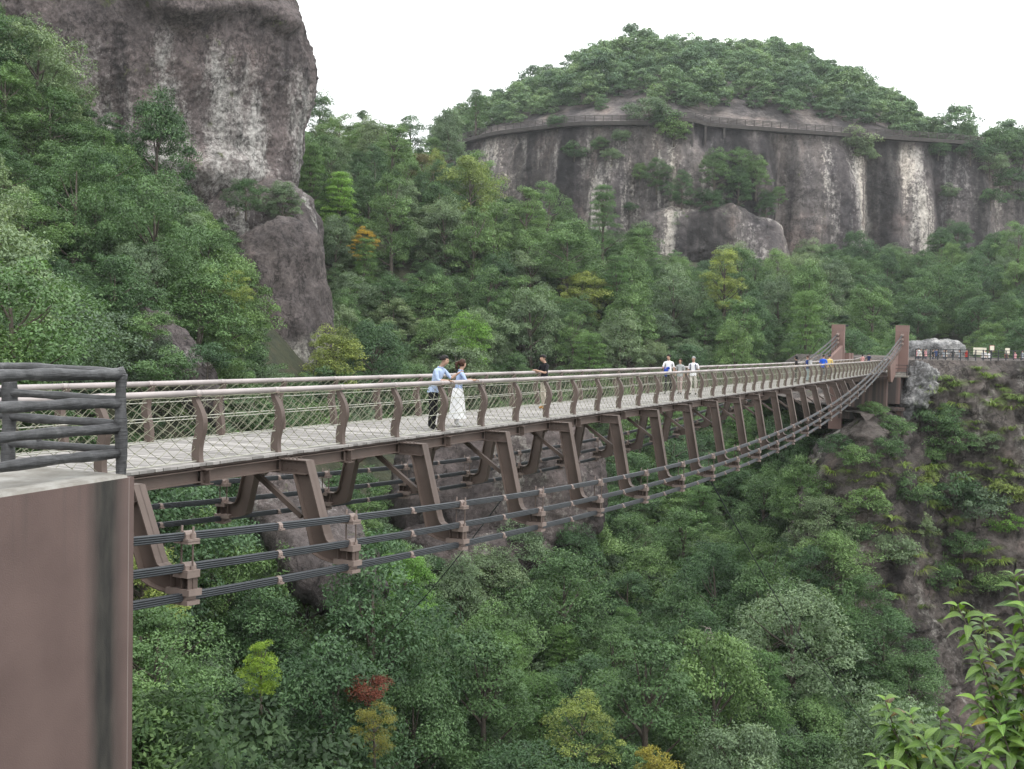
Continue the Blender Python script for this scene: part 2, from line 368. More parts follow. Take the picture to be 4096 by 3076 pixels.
pts += [np.array(q, float) for q in [(-3,0,.5),(0,-1,.5),(4,-2,.5),(-12,2,.6),(-12,10,.6),(-9,13,.3),(-14,20,-1.2),(-10,24,-3),(0,-30,1),(40,-30,1),(-40,-30,6),(-40,10,6),(3,8,-6),(0,12,-9),(12,6,-8),(0,22,-16),(20,15,-17),(-4,30,-17),(15,32,-22),(40,30,-22),
  (60,60,-20),(80,90,-10),(100,110,0),(60,150,0),(90,160,0),(120,160,4),(-60,60,22),(-90,100,42),(-120,40,34),(-80,160,48),(-40,200,40),(-20,250,34),(0,280,33),(60,330,30),(140,300,25),(240,250,20),(200,150,8),(160,60,0),(180,-20,0),(-200,200,60),(-200,-40,40),(0,500,20),(280,500,10),(-200,500,40)]]
pts = np.array(pts)
def _k(r): return r
_d = np.linalg.norm(pts[:, None, :2]-pts[None, :, :2], axis=2)
_n = len(pts); _A = np.zeros((_n+3, _n+3)); _A[:_n, :_n] = _k(_d)-np.eye(_n)*1.2
_A[:_n, _n] = 1; _A[:_n, _n+1:] = pts[:, :2]; _A[_n, :_n] = 1; _A[_n+1:, :_n] = pts[:, :2].T
_c = np.linalg.solve(_A, np.concatenate([pts[:, 2], [0, 0, 0]]))
GX0, GX1, GY0, GY1, GS = -220., 300., -44., 520., 2.5
gx = np.arange(GX0, GX1+.1, GS); gy = np.arange(GY0, GY1+.1, GS)
_X, _Y = np.meshgrid(gx, gy, indexing='ij'); _q = np.stack([_X.ravel(), _Y.ravel()], 1)
_Z = np.zeros(len(_q))
for i in range(_n): _Z += _c[i]*np.linalg.norm(_q-pts[i, :2], axis=1)
_Z += _c[_n]+_q@_c[_n+1:]
_Z += 1.0*fbm(np.stack([_q[:, 0]*.06, _q[:, 1]*.06, _q[:, 0]*0], 1), 4)
# the bridge keeps clear of the ground; the plateau block sits behind the far abutment
GZ = _Z.reshape(_X.shape)
_u = _X*U[0]+_Y*U[1]; _v = _X*V[0]+_Y*V[1]
near = (_u > 9) & (_u < 106) & (_v > 5) & (_v < 21); GZ[near] = np.minimum(GZ[near], -6.)
near = (_u > 9) & (_u < 20) & (_v > 2) & (_v < 24); GZ[near] = np.minimum(GZ[near], -5.)
def ground(x, y):
    fx = np.clip((np.asarray(x)-GX0)/GS, 0, len(gx)-1.001); fy = np.clip((np.asarray(y)-GY0)/GS, 0, len(gy)-1.001)
    i = fx.astype(int); j = fy.astype(int); a = fx-i; b = fy-j
    return GZ[i, j]*(1-a)*(1-b)+GZ[i+1, j]*a*(1-b)+GZ[i, j+1]*(1-a)*b+GZ[i+1, j+1]*a*b
def grid_faces(ni, nj, wrap=False):
    i, j = np.meshgrid(np.arange(ni-1), np.arange(nj if wrap else nj-1), indexing='ij'); j2 = (j+1) % nj
    return np.stack([i*nj+j, (i+1)*nj+j, (i+1)*nj+j2, i*nj+j2], -1).reshape(-1, 4)
me = np_mesh('hillside_ground', np.stack([_X.ravel(), _Y.ravel(), GZ.ravel()], 1), grid_faces(len(gx), len(gy)), [M['soil']], True)
tag(link('hillside_ground', me), kind='structure')
def march(px, py, off, t0=18, t1=420):
    r = ray(px, py); t = np.arange(t0, t1, .5); p = np.array([0, 0, CAMZ])+r[None]*t[:, None]
    hit = np.nonzero(p[:, 2] < ground(p[:, 0], p[:, 1])+off)[0]
    return None if len(hit) == 0 else p[hit[0]]

# ------------------------------------------------------------------ rock masses
def displaced(Vt, N, amps):
    d = 0
    for a, sc_, o in amps: d = d+a*fbm(Vt*np.asarray(sc_), o)
    return Vt+N*d[:, None]
def rock_blob(name, c, axes, mat, label, cat='rock', rz=0, tilt=(0, 0), amps=((.9, .12, 3), (.3, .5, 4)), na=160, nt_=90, power=2.4, group=None):
    """rounded boulder / buttress: superellipsoid with noise relief"""
    th = np.linspace(-PI/2, PI/2, nt_); ph = np.linspace(0, 2*PI, na, endpoint=False)
    T, A = np.meshgrid(th, ph, indexing='ij'); e = 2/power
    sg = lambda x: np.sign(x)*np.abs(x)**e
    v = np.stack([sg(np.cos(T))*np.cos(A), sg(np.cos(T))*np.sin(A), sg(np.sin(T))], -1).reshape(-1, 3)
    Nn = v/np.linalg.norm(v, axis=1)[:, None]
    v = v*np.asarray(axes)
    R = np.array(Matrix.Rotation(rz, 3, 'Z') @ Matrix.Rotation(tilt[0], 3, 'X') @ Matrix.Rotation(tilt[1], 3, 'Y'))
    v = v@R.T; Nn = Nn@R.T
    w = displaced(v+np.asarray(c), Nn, amps)-np.asarray(c)
    me = np_mesh(name, w, grid_faces(nt_, na, True), [mat], True)
    return tag(link(name, me, None, None, c), label, cat, group)

def rock_dome():
    c = P(520, 700, 158); d = 158.
    zs = lambda y: (1346-y)/F_PX*d+2.3
    prof = [(-2., 15), (zs(1250), 16), (zs(1050), 17), (zs(900), 19.5), (zs(800), 22.0), (zs(740), 23.6), (zs(680), 24.2), (zs(500), 24.9), (zs(400), 25.8), (zs(300), 26.5), (zs(220), 26.6), (zs(160), 26.0), (zs(80), 24.3), (zs(0), 22.3), (zs(-150), 17.8), (zs(-300), 14), (zs(-420), 7), (zs(-450), .3)]
    pz = np.array([p[0] for p in prof]); pr = np.array([p[1] for p in prof])
    nz, na = 230, 420
    z = np.linspace(pz[0], pz[-1], nz); a = np.linspace(0, 2*PI, na, endpoint=False)
    r = np.interp(z, pz, pr); k = np.ones(9)/9; r2 = np.convolve(np.pad(r, 4, mode='edge'), k, 'valid')
    Zz, A = np.meshgrid(z, a, indexing='ij'); Rr = np.repeat(r2[:, None], na, 1)
    # overhanging brow on the front, its lip wandering in height
    lip = zs(150)+3.*perlin(np.stack([np.cos(A[0])*3, np.sin(A[0])*3, A[0]*0], -1))[None, :]+2.2*np.sin(A*3.+.6)
    front = np.clip(np.cos(A+PI/2-.15), 0, 1)**.6
    Rr = Rr-3.6*front*sstep(1.2, -1.5, Zz-lip)*sstep(zs(760), zs(640), Zz)
    X = np.cos(A)*Rr*1.0; Y = np.sin(A)*Rr*.92
    v = np.stack([X, Y, Zz], -1).reshape(-1, 3); n = np.stack([np.cos(A), np.sin(A), 0*A], -1).reshape(-1, 3)
    wv = v+np.array([c[0], c[1], 0])
    v = v+n*(1.1*fbm(wv*.06, 3)+.9*perlin(wv*np.array([.25, .25, .03]))+.5*fbm(wv*np.array([.5, .5, .12]), 3)+.5*np.abs(fbm(wv*.8, 3))-.8*np.abs(perlin(wv*np.array([.2, .2, .12])+5))+.25*fbm(wv*1.8, 2))[:, None]
    me = np_mesh('rock_dome', v, grid_faces(nz, na, True), [M['rock_dome']], True)
    return tag(link('rock_dome', me, None, None, (c[0], c[1], 0)), 'huge rounded rock dome with overhanging brow and pale streaked face, upper left', 'rock')
rock_dome()

# --- far cliff with its wooded cap: plan line of the brink by sight
DC = 1.27
brink = [(1700, 350), (1775, 335), (1800, 316), (1860, 306), (2000, 293), (2300, 279), (2700, 275), (3000, 280), (3300, 285), (3800, 292), (4200, 305), (4700, 330)]
sky_y = [(1700,560),(1790,500),(1870,440),(2040,350),(2170,280),(2315,235),(2430,190),(2575,150),(2700,165),(2890,165),(3110,180),(3222,208),(3315,262),(3426,300),(3520,350),(3620,435),(3700,500),(3778,560),(3852,590),(3945,610),(4096,615),(4700,650)]
ZW = 58.0                                   # level of the walkway
def cliff_cols(n):
    px = np.linspace(1700, 4700, n)
    dep = np.interp(px, [b[0] for b in brink], [b[1] for b in brink])
    k = np.ones(15)/15; dep = np.convolve(np.pad(dep, 7, mode='edge'), k, 'valid')
    return px, dep
def far_cliff():
    n = 520; px, dep = cliff_cols(n)
    base = np.array([P(a, 900, d) for a, d in zip(px, dep)]); base[:, 2] = 0
    tang = np.gradient(base, axis=0); tang /= np.linalg.norm(tang, axis=1)[:, None]
    nrm = np.stack([tang[:, 1], -tang[:, 0], 0*px], 1)                 # outwards, to the camera
    arc = np.concatenate([[0], np.cumsum(np.linalg.norm(np.diff(base, axis=0), axis=1))])
    # pillars and recesses
    out = np.zeros(n)
    for cx, w, a in [(2060, 120, 1.2), (2420, 160, 2.), (2330, 35, -1.6), (2560, 60, -2.), (2820, 170, 5.), (3010, 70, 3.5), (3135, 45, -4.5), (3230, 50, 1.5), (3340, 100, 4.), (3470, 45, -3.5), (3620, 120, 2.2), (3760, 40, -2.5), (3880, 80, 1.8), (3990, 35, -2.), (4150, 90, 2.)]:
        out += a*np.exp(-((px-cx)/w)**2)
    zrow = np.concatenate([np.linspace(2, ZW-1.2, 120), [ZW-.6, ZW-.1]])
    rows = []
    for z in zrow:
        t = (z-2)/(ZW-2); bulge = 2.2*math.sin(PI*min(1, t*1.05))-4.*sstep(.9, 1., t)*0
        o = out*(1-.75*sstep(.72, 1., t))*(.35+.65*sstep(-.1, .25, t))+bulge-6.*(1-sstep(0, .18, t))*0
        q = base+nrm*o[:, None]; q[:, 2] = z
        q0 = np.stack([arc*.13, arc*0, np.full(n, z*.018)], 1)
        d = 1.6*perlin(q0)+.8*perlin(q0*2.6+9)+.5*fbm(q*np.array([.35, .35, .06]), 3)+.4*fbm(q*.5, 3)
        q = q+nrm*(d*(1-.8*sstep(.93, 1., t)))[:, None]; rows.append(q)
    # above the walkway: bare steep shoulder, then the cap up to the ridge and down behind
    rd = np.interp(px, [1700, 2000, 2500, 3200, 3800, 4700], [30, 60, 85, 85, 55, 40])
    yr = np.interp(px, [a for a, b in sky_y], [b for a, b in sky_y])
    rid = np.array([P(a, b, d+e) for a, b, d, e in zip(px, yr, dep, rd)]); zr = np.maximum(rid[:, 2]-8.5, ZW+1.2)
    inw = -nrm
    for t in np.concatenate([np.linspace(.012, 1, 46), np.linspace(1.08, 2., 12)]):
        rdir = rid-base; rdir[:, 2] = 0
        q = base+rdir*t
        h = ZW+(zr-ZW)*(1-(1-t)**1.45) if t <= 1 else ZW+(zr-ZW)*np.cos(PI/2*(t-1))-30*(t-1)**2
        q[:, 2] = h
        q[:, 2] += (.8*fbm(q*np.array([.09, .09, 0]), 4))*sstep(0, .08, t); rows.append(q)
    v = np.array(rows); global CLIFF; CLIFF = (px, dep, base, nrm, arc, v)
    me = np_mesh('far_cliff', v.reshape(-1, 3), grid_faces(len(rows), n), [M['rock_far']], True)
    me.flip_normals()
    return tag(link('far_cliff', me), 'long streaked cliff under the wooded hilltop with a walkway along its brink', 'cliff')
far_cliff()
def cap_ground(px, t):                     # a point on the wooded cap: column px, fraction t from brink to ridge
    v = CLIFF[5]; i = int(np.clip(np.searchsorted(CLIFF[0], px), 0, len(CLIFF[0])-1))
    r = 122+int(np.clip(round(t*45), 0, 45)); return v[r, i]
def cliff_face(px, py):                    # point of the cliff face seen at a pixel
    v = CLIFF[5]; i = int(np.clip(np.searchsorted(CLIFF[0], px), 0, len(CLIFF[0])-1))
    col = v[:122, i]; best = min(range(122), key=lambda k: abs(pix(col[k])[1]-py)); return col[best], CLIFF[3][i]
p_, n_ = cliff_face(2975, 1020)
rock_blob('rock_bulge', p_+n_*1.0-np.array([0, 0, 4]), (7.2, 8, 13), M['rock_far'], 'smooth rounded rock bulge at the foot of the far cliff', 'rock', amps=((1., .1, 3), (.3, .5, 3)))
p_, n_ = cliff_face(2790, 905)
rock_blob('rock_ledge', p_-n_*1.0-np.array([0, 0, 4]), (18, 7.5, 9), M['rock_far'], 'bulging rock ledge that carries trees halfway up the far cliff', 'rock', amps=((1.4, .1, 3), (.4, .4, 3)))

# --- rock buttresses of the gorge
rock_blob('rock_column', P(1105, 1405, 131)+np.array([0, 3, 0]), (6.2, 7, 16.), M['rock_column'], 'tall dark rounded rock column left of the wooded hill, behind the bridge', 'rock', amps=((1.3, .1, 3), (.6, .35, 4), (.15, 1.6, 3)), power=2.6)
rock_blob('rock_shoulder', P(1000, 960, 146)+np.array([0, 4, 0]), (9, 8, 9), M['rock_wet'], 'dark wet rock shoulder under the dome, between two shrubs', 'rock', amps=((1.4, .1, 3), (.5, .4, 4)))
rock_blob('rock_buttress', P(1990, 1985, 104)+np.array([0, 4, 0]), (11.0, 9, 7.6), M['rock_low'], 'broad pebbly rock buttress seen through the far cables under the bridge', 'rock', rz=.1, tilt=(0, -.10), amps=((1.2, .12, 3), (.55, .4, 4), (.14, 1.8, 3)), power=3., na=220, nt_=120)
rock_blob('boulder', P(1905, 2225, 98)+np.array([0, 3, 0]), (7.2, 4.5, 2.3), M['rock_low'], 'cracked brown boulder at the foot of the pebbly buttress', 'rock', tilt=(0, .12), amps=((.7, .2, 3), (.3, .7, 4)), power=2.8)
def slab(name, pa, pb, width, label, nrm=(.42, -.62, .66)):
    """bare rock slab let into the slope: a flat, ragged-edged mass whose face dips down the gorge side"""
    a, b = P(*pa), P(*pb); c = (a+b)/2; L = np.linalg.norm(b-a)/2; X = (b-a)/(2*L); Zv = np.array(nrm); Zv = Zv-X*(Zv@X); Zv /= np.linalg.norm(Zv); Yv = np.cross(Zv, X)
    th = np.linspace(-PI/2, PI/2, 80); ph = np.linspace(0, 2*PI, 200, endpoint=False); T, A = np.meshgrid(th, ph, indexing='ij')
    rg = 1+.22*fbm(np.stack([np.cos(A)*2.2+c[0], np.sin(A)*2.2, 0*A], -1).reshape(-1, 3), 4)
    q = np.sign(np.cos(T))*np.abs(np.cos(T))**.6
    v = np.stack([(q*np.cos(A)).ravel()*L*rg, (q*np.sin(A)).ravel()*width*rg, np.sign(np.sin(T)).ravel()*np.abs(np.sin(T)).ravel()**.8*1.5], 1)
    w = v[:, :1]*X+v[:, 1:2]*Yv+v[:, 2:]*Zv-Zv*1.2
    w = w+Zv*((.55*fbm((w+c)*.2, 3)+.3*fbm((w+c)*.8, 4)+.1*fbm((w+c)*2.4, 2))*np.sign(v[:, 2]))[:, None]
    me = np_mesh(name, w, grid_faces(80, 200, True), [M['rock_wet']], True)
    return tag(link(name, me, None, None, c), label, 'rock')
slab('rock_slab', (590, 1210, 84), (880, 1610, 75), 1.7, 'sloping brown rock slab between the trees above the near handrail')
slab('rock_slab', (1070, 1800, 74), (1500, 2440, 64.5), 3.1, 'long sloping purple rock slab running down under the bridge cables')

# --- plateau cliff that carries the far end of the bridge
def plateau():
    n = 320; px = np.linspace(3270, 5200, n)
    dep = np.interp(px, [3270, 3330, 3400, 3480, 3560, 3640, 3760, 4100, 4500, 5200], [150, 114, 103, 100.5, 103, 108, 109, 108, 103, 92])
    k = np.ones(9)/9; dep = np.convolve(np.pad(dep, 4, mode='edge'), k, 'valid')
    base = np.array([P(a, 1500, d) for a, d in zip(px, dep)]); base[:, 2] = 0
    tang = np.gradient(base, axis=0); tang /= np.linalg.norm(tang, axis=1)[:, None]; nrm = np.stack([tang[:, 1], -tang[:, 0], 0*px], 1)
    ztop = np.interp(px, [3270, 3330, 3400, 3560, 3630, 3665, 3720, 4100, 5200], [-9, -5.6, -4.0, -3.6, -2.6, .2, 1.25, 1.4, 1.4])
    rows = []
    for t in np.linspace(0, 1, 150):
        z = -36+(ztop+36)*t
        o = (1-t)*11.+2.0*np.sqrt(max(0, 1-((t-.0))**6))*0-1.6*sstep(.93, 1., t)
        q = base+nrm*(o); q = np.array(q); q[:, 2] = z
        d = 1.1*fbm(q*.07, 3)+.9*fbm(q*np.array([.18, .18, .15]), 3)-1.1*np.abs(fbm(q*np.array([.36, .36, .3]), 4))+.5*fbm(q*1.1, 3)
        q = q+nrm*(d*(1-.7*sstep(.95, 1., t)))[:, None]; rows.append(q)
    for t in (.6, 1.6, 3.5, 7, 12, 20, 32, 48):
        q = base-nrm*1.6+np.array([0, 1, 0])*t; q[:, 2] = ztop+.25*fbm(q*.2, 3)*min(1, t/6); rows.append(q)
    v = np.array(rows); global PLAT; PLAT = (px, v, nrm)
    me = np_mesh('plateau_cliff', v.reshape(-1, 3), grid_faces(len(rows), n), [M['rock_plateau']], True); me.flip_normals()
    return tag(link('plateau_cliff', me), 'brown weathered cliff with grass tufts that carries the plateau at right', 'cliff')
plateau()
def plat_face(px, py):
    v = PLAT[1]; i = int(np.clip(np.searchsorted(PLAT[0], px), 0, len(PLAT[0])-1))
    # search neighbouring columns for the closest pixel
    best = None
    for ii in range(max(0, i-12), min(len(PLAT[0]), i+13)):
        x, y = pix(v[:150, ii].T); e = (x-px)**2+(y-py)**2; k = int(e.argmin())
        if best is None or e[k] < best[0]: best = (e[k], v[k, ii], PLAT[2][ii])
    return best[1], best[2]
rock_blob('boulder', P(3686, 1575, 107)+np.array([.0, 1.6, .0]), (1.65, 2.4, 3.1), M['rock_grey'], 'pale grey cemented rock nose beside the near bridge tower', 'rock', tilt=(.1, .42), amps=((.8, .3, 3), (.5, .9, 4), (.2, 2.5, 3)), power=3.)
rock_blob('grey_outcrop', P(3765, 1400, 150)+np.array([0, 2, -.5]), (4.3, 2.2, 1.9), M['rock_grey'], 'low grey rock face behind the crowd on the plateau', 'rock', amps=((.5, .3, 3), (.25, 1., 4)), power=3.2)
# ------------------------------------------------------------------ trees
def leaves(c, n, r, ls, lw, tint):
    """diamond leaves around points c with normals n"""
    m = len(c)
    t = r.normal(size=(m, 3)); t -= n*(t*n).sum(1)[:, None]; t /= np.linalg.norm(t, axis=1)[:, None]+1e-9
    t[:, 2] -= .25; t /= np.linalg.norm(t, axis=1)[:, None]
    b = np.cross(n, t); b /= np.linalg.norm(b, axis=1)[:, None]+1e-9
    L = (ls*r.uniform(.7, 1.3, m))[:, None]; Wd = (lw*r.uniform(.7, 1.3, m))[:, None]
    v = np.stack([c-t*L*.5, c+b*Wd*.5-n*L*.06, c+t*L*.5-np.array([0, 0, .1])*L, c-b*Wd*.5-n*L*.06], 1).reshape(-1, 3)
    f = np.arange(4*m).reshape(m, 4)
    return v, f, tint
def crown_pts(r, R, h0, h1, nc, nl, flat, cr, style):
    C = []; k = 0; lob = r.uniform(0, 40, 3)
    if style == 'pine':
        for layer in range(nc//7):
            t = layer/max(1, nc//7-1); z = h0+(h1-h0)*t; rr = R*(1-.72*t)*r.uniform(.8, 1.1)
            for j in range(7):
                a = j*2*PI/7+layer*.8+r.uniform(-.3, .3); q = r.uniform(.35, 1)
                C.append((rr*q*math.cos(a), rr*q*math.sin(a), z+r.uniform(-.2, .2)-.1*q*R, cr*r.uniform(.75, 1.2)))
    else:
        for i in range(nc):
            t = r.uniform(0, 1)**.8; prof = max(.18, math.sin(PI*min(1, (t*.86+.12)))**.55)
            if style == 'column': prof = max(.25, math.sin(PI*min(.98, t*.8+.14))**.5)*.9
            a = i*2.399963+r.uniform(-.4, .4); q = r.uniform(.35, 1)**.5
            prof *= 1+.75*float(perlin(np.array([[math.cos(a)*1.1+lob[0], math.sin(a)*1.1+lob[1], t*1.8+lob[2]]]))[0])
            C.append((R*prof*q*math.cos(a), R*prof*q*math.sin(a), h0+(h1-h0)*t*(1+.25*float(perlin(np.array([[math.cos(a)+lob[1], math.sin(a)+lob[0], lob[2]]]))[0])), cr*r.uniform(.55, 1.35)))
    C = np.array(C); per = nl//len(C); cs, ns, ts = [], [], []
    for x, y, z, rad in C:
        d = r.normal(size=(per, 3)); d[:, 2] = np.abs(d[:, 2])*1.0-.22; d /= np.linalg.norm(d, axis=1)[:, None]
        q = rad*r.uniform(.5, 1.05, per)**.5
        wob = 1+.5*perlin(d*2.2+np.array([x, y, z]))
        p = np.array([x, y, z])+d*(q*wob)[:, None]*np.array([1, 1, flat])
        n = d*.55+np.array([0, 0, .75])+r.normal(size=(per, 3))*.42; n /= np.linalg.norm(n, axis=1)[:, None]
        cs.append(p); ns.append(n); ts.append(np.clip(r.normal(r.uniform(.22, .72), .11, per), 0, 1))
    return C, np.concatenate(cs), np.concatenate(ns), np.concatenate(ts)
PROTO = {}
def make_proto(key, seed, H, R, nc, nl, ls, lw, flat=.6, cr=None, style='broad', h0=.32):
    r = np.random.default_rng(seed); cr = cr or R*.33
    C, c, n, t = crown_pts(r, R, H*h0, H-cr*flat, nc, nl, flat, cr, style)
    v, f, t = leaves(c, n, r, ls, lw, t)
    me = np_mesh('crown', v, f, [LEAF['mid green broadleaf']], False, {'tint': t})
    mb = MB()
    lean = r.uniform(-.3, .3, 2)
    top = Vector((lean[0], lean[1], H*.8))
    tp = [Vector((top.x*q*q, top.y*q*q, H*.8*q)) for q in (-.12, .0, .25, .5, .75, 1)]
    rb = .022*H
    mb.tube(tp, [rb*1.4, rb*1.15, rb, rb*.8, rb*.55, rb*.2], 6)
    for x, y, z, rad in C[r.permutation(len(C))[:min(14, len(C))]]:
        q = max(.2, min(.8, (z/H-.12))); s = Vector((top.x*q*q, top.y*q*q, H*.8*q)); e = Vector((x, y, z))
        mb.tube([s, (s+e)/2+Vector((0, 0, -.12)), e], [rb*.45, rb*.3, rb*.1], 5, caps=False)
    PROTO[key] = (me, mb.mesh('trunk', M['bark'], True), H, R)
for i in range(5): make_proto(f'broad{i}', 20+i, 8.4+.6*(i % 3), 3.2+.25*(i % 2), 66+6*i, 20000, .19, .095, .74, cr=.92, h0=.16)
for i in range(2): make_proto(f'round{i}', 40+i, 6.8, 3.1, 90, 20000, .16, .085, .8, cr=.85, h0=.14)
for i in range(2): make_proto(f'tall{i}', 50+i, 10.5, 2.7, 80, 18000, .19, .095, .7, cr=.8, style='column', h0=.2)
for i in range(2): make_proto(f'pine{i}', 60+i, 9.5, 3.0, 84, 18000, .24, .045, .5, cr=.8, style='pine', h0=.25)
for i in range(2): make_proto(f'airy{i}', 70+i, 7, 2.8, 50, 8000, .18, .075, .6, cr=.75, h0=.15)
for i in range(3): make_proto(f'shrub{i}', 80+i, 2.6, 1.6, 26, 5200, .15, .075, .7, cr=.6, h0=.15)
# lighter stand-alone crowns for the wood in between and far off
FILL = bpy.data.collections.new('wood_crowns')
for i in range(12):
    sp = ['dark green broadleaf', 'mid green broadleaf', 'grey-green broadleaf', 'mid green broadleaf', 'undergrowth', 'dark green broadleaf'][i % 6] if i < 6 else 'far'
    _r = np.random.default_rng(300+i); pine = i >= 10
    _C, _c, _n, _t = crown_pts(_r, 3.0, .6, 6.2 if not pine else 8., 40 if not pine else 42, 6500 if i < 6 else 4500, .62 if not pine else .55, 1.05 if not pine else 1.25, 'pine' if pine else 'broad')
    _v, _f, _t = leaves(_c, _n, _r, .26 if i < 6 else .36, .14 if i < 6 else (.2 if not pine else .1), _t)
    FILL.objects.link(bpy.data.objects.new('crown_%02d' % i, np_mesh('crown_%02d' % i, _v, _f, [LEAF[sp]], False, {'tint': _t})))
def scatter(name, spots, label, cat):
    """uncountable growth: ONE object; spots = (x, y, z, scale, rot, crown index)"""
    a = np.array(spots, np.float32); me = bpy.data.meshes.new(name); me.vertices.add(len(a)); me.vertices.foreach_set('co', a[:, :3].ravel().copy())
    for nm, k in (('scl', 3), ('rz', 4)):
        at = me.attributes.new(nm, 'FLOAT', 'POINT'); at.data.foreach_set('value', a[:, k].copy())
    at = me.attributes.new('idx', 'INT', 'POINT'); at.data.foreach_set('value', a[:, 5].astype(np.int32))
    ng = bpy.data.node_groups.new(name, 'GeometryNodeTree'); ng.interface.new_socket('Geometry', in_out='INPUT', socket_type='NodeSocketGeometry'); ng.interface.new_socket('Geometry', in_out='OUTPUT', socket_type='NodeSocketGeometry')
    gi, go = ng.nodes.new('NodeGroupInput'), ng.nodes.new('NodeGroupOutput'); ip = ng.nodes.new('GeometryNodeInstanceOnPoints'); ci = ng.nodes.new('GeometryNodeCollectionInfo')
    ci.inputs['Collection'].default_value = FILL; ci.inputs['Separate Children'].default_value = True; ci.inputs['Reset Children'].default_value = True
    def na(nm, ty):
        n = ng.nodes.new('GeometryNodeInputNamedAttribute'); n.data_type = ty; n.inputs['Name'].default_value = nm; return n.outputs[0]
    cx = ng.nodes.new('ShaderNodeCombineXYZ'); ng.links.new(na('rz', 'FLOAT'), cx.inputs[2])
    ng.links.new(gi.outputs[0], ip.inputs['Points']); ng.links.new(ci.outputs[0], ip.inputs['Instance']); ip.inputs['Pick Instance'].default_value = True
    ng.links.new(na('idx', 'INT'), ip.inputs['Instance Index']); ng.links.new(cx.outputs[0], ip.inputs['Rotation']); ng.links.new(na('scl', 'FLOAT'), ip.inputs['Scale'])
    ng.links.new(ip.outputs[0], go.inputs[0])
    o = link(name, me); o.modifiers.new('scatter', 'NODES').node_group = ng
    return tag(o, label, cat, kind='stuff')
TREES = []
def plant(key, pos, s, species, label, name='tree', group=None, cat='tree', rz=None, zs=1., tilt=0):
    me, tr, H, R = PROTO[key]
    e = empty(name, (pos[0], pos[1], pos[2]), rz if rz is not None else random.uniform(0, 6.28), (s, s, s*zs))
    if tilt: e.rotation_euler.x = tilt
    link('trunk', tr, e, M['bark']); link('crown', me, e, LEAF[species])
    tag(e, label, cat, group); TREES.append(e); return e
def inpoly(x, y, poly):
    c = False; j = len(poly)-1
    for i in range(len(poly)):
        (xi, yi), (xj, yj) = poly[i], poly[j]
        if (yi > y) != (yj > y) and x < (xj-xi)*(y-yi)/(yj-yi)+xi: c = not c
        j = i
    return c
NO = [[(985, 990), (1330, 930), (1350, 1520), (1030, 1520)], [(1540, 1700), (2470, 1700), (2470, 2060), (2260, 2230), (1640, 2230)],
      [(540, 1150), (690, 1180), (930, 1580), (700, 1600)], [(1000, 1880), (1230, 1880), (1640, 2480), (1390, 2580)],
      [(880, 900), (1010, 900), (1000, 1150), (900, 1100)], [(3610, 1310), (3930, 1310), (3930, 1470), (3610, 1470)]]
def keep(px, py): return not any(inpoly(px, py, q) for q in NO)
PLACED = []
def forest(poly, spacing, size, kinds, zone, off, maxn, avoid=True, tries=6000, seed=1, dmin=0):
    r = random.Random(seed); xs = [p[0] for p in poly]; ys = [p[1] for p in poly]; got = 0
    for _ in range(tries):
        px, py = r.uniform(min(xs), max(xs)), r.uniform(min(ys), max(ys))
        if not inpoly(px, py, poly) or (avoid and not keep(px, py)): continue
        h = march(px, py, off, t0=max(18, dmin))
        if h is None or h[1] < 44: continue
        g = float(ground(h[0], h[1]))
        if any((h[0]-q[0])**2+(h[1]-q[1])**2+(.6*(g-q[2]))**2 < (spacing*.5+q[3]*.5)**2 for q in PLACED): continue
        u, v = h[0]*U[0]+h[1]*U[1], h[0]*V[0]+h[1]*V[1]
        if 4 < u < 118 and 7.5 < v < 19.5 and g > -9: continue
        PLACED.append((h[0], h[1], g, spacing)); got += 1
        w = [k[2] for k in kinds]; kk = r.choices(kinds, w)[0]; key = r.choice(kk[0]); s = r.uniform(*size)*r.uniform(.82, 1.2)
        z = zone(px, py) if callable(zone) else zone
        ph = kk[3] if len(kk) > 3 else 'tree'
        plant(key, (h[0], h[1], g-.15), s, kk[1], f'{kk[1]} {ph} {z}', 'pine_tree' if kk[1] == 'pine' else 'broadleaf_tree', f'{kk[1]} trees {z}', 'tree', r.uniform(0, 6.28), r.uniform(.8, 1.32), r.uniform(-.08, .08))
        if got >= maxn: break
    return got
BR = ['broad0', 'broad1', 'broad2', 'broad3', 'broad4']; RO = ['round0', 'round1']; TA = ['tall0', 'tall1']; PN = ['pine0', 'pine1']
mixed = [(BR+RO, 'dark green broadleaf', 5), (BR+RO, 'mid green broadleaf', 5), (BR, 'grey-green broadleaf', 3), (TA, 'mid green broadleaf', 2), (PN, 'pine', 1), (BR, 'yellow-green broadleaf', .3)]
def vz(x, y):
    a = 'beside the brown abutment' if x < 950 else 'under the first cables' if x < 1500 else 'below the pebbly buttress' if x < 2150 else 'below the middle of the bridge' if x < 2700 else 'at the foot of the plateau cliff'
    return f'{a}, '+('at picture bottom' if y > 2720 else 'midway down' if y > 2350 else 'high up')
def hz(x, y):
    a = 'right of the rock column' if x < 1600 else 'behind the couple' if x < 2000 else 'behind the man with the phone' if x < 2400 else 'behind the three walkers' if x < 2900 else 'left of the towers'
    return ('just over the handrail ' if y > 1200 else 'midway up the hill ' if y > 900 else 'near the hill crest ')+a
lz = lambda x, y: 'on the left slope, '+('close above the log railing' if y > 1150 else 'level with the dome foot' if y > 650 else 'beside the rock dome')+(' at frame edge' if x < 300 else '')
rz_ = lambda x, y: 'in the wood '+('left of the far tower' if x < 3400 else 'behind the towers' if x < 3700 else 'behind the plateau crowd')+(' under the cliff' if y < 1150 else '')
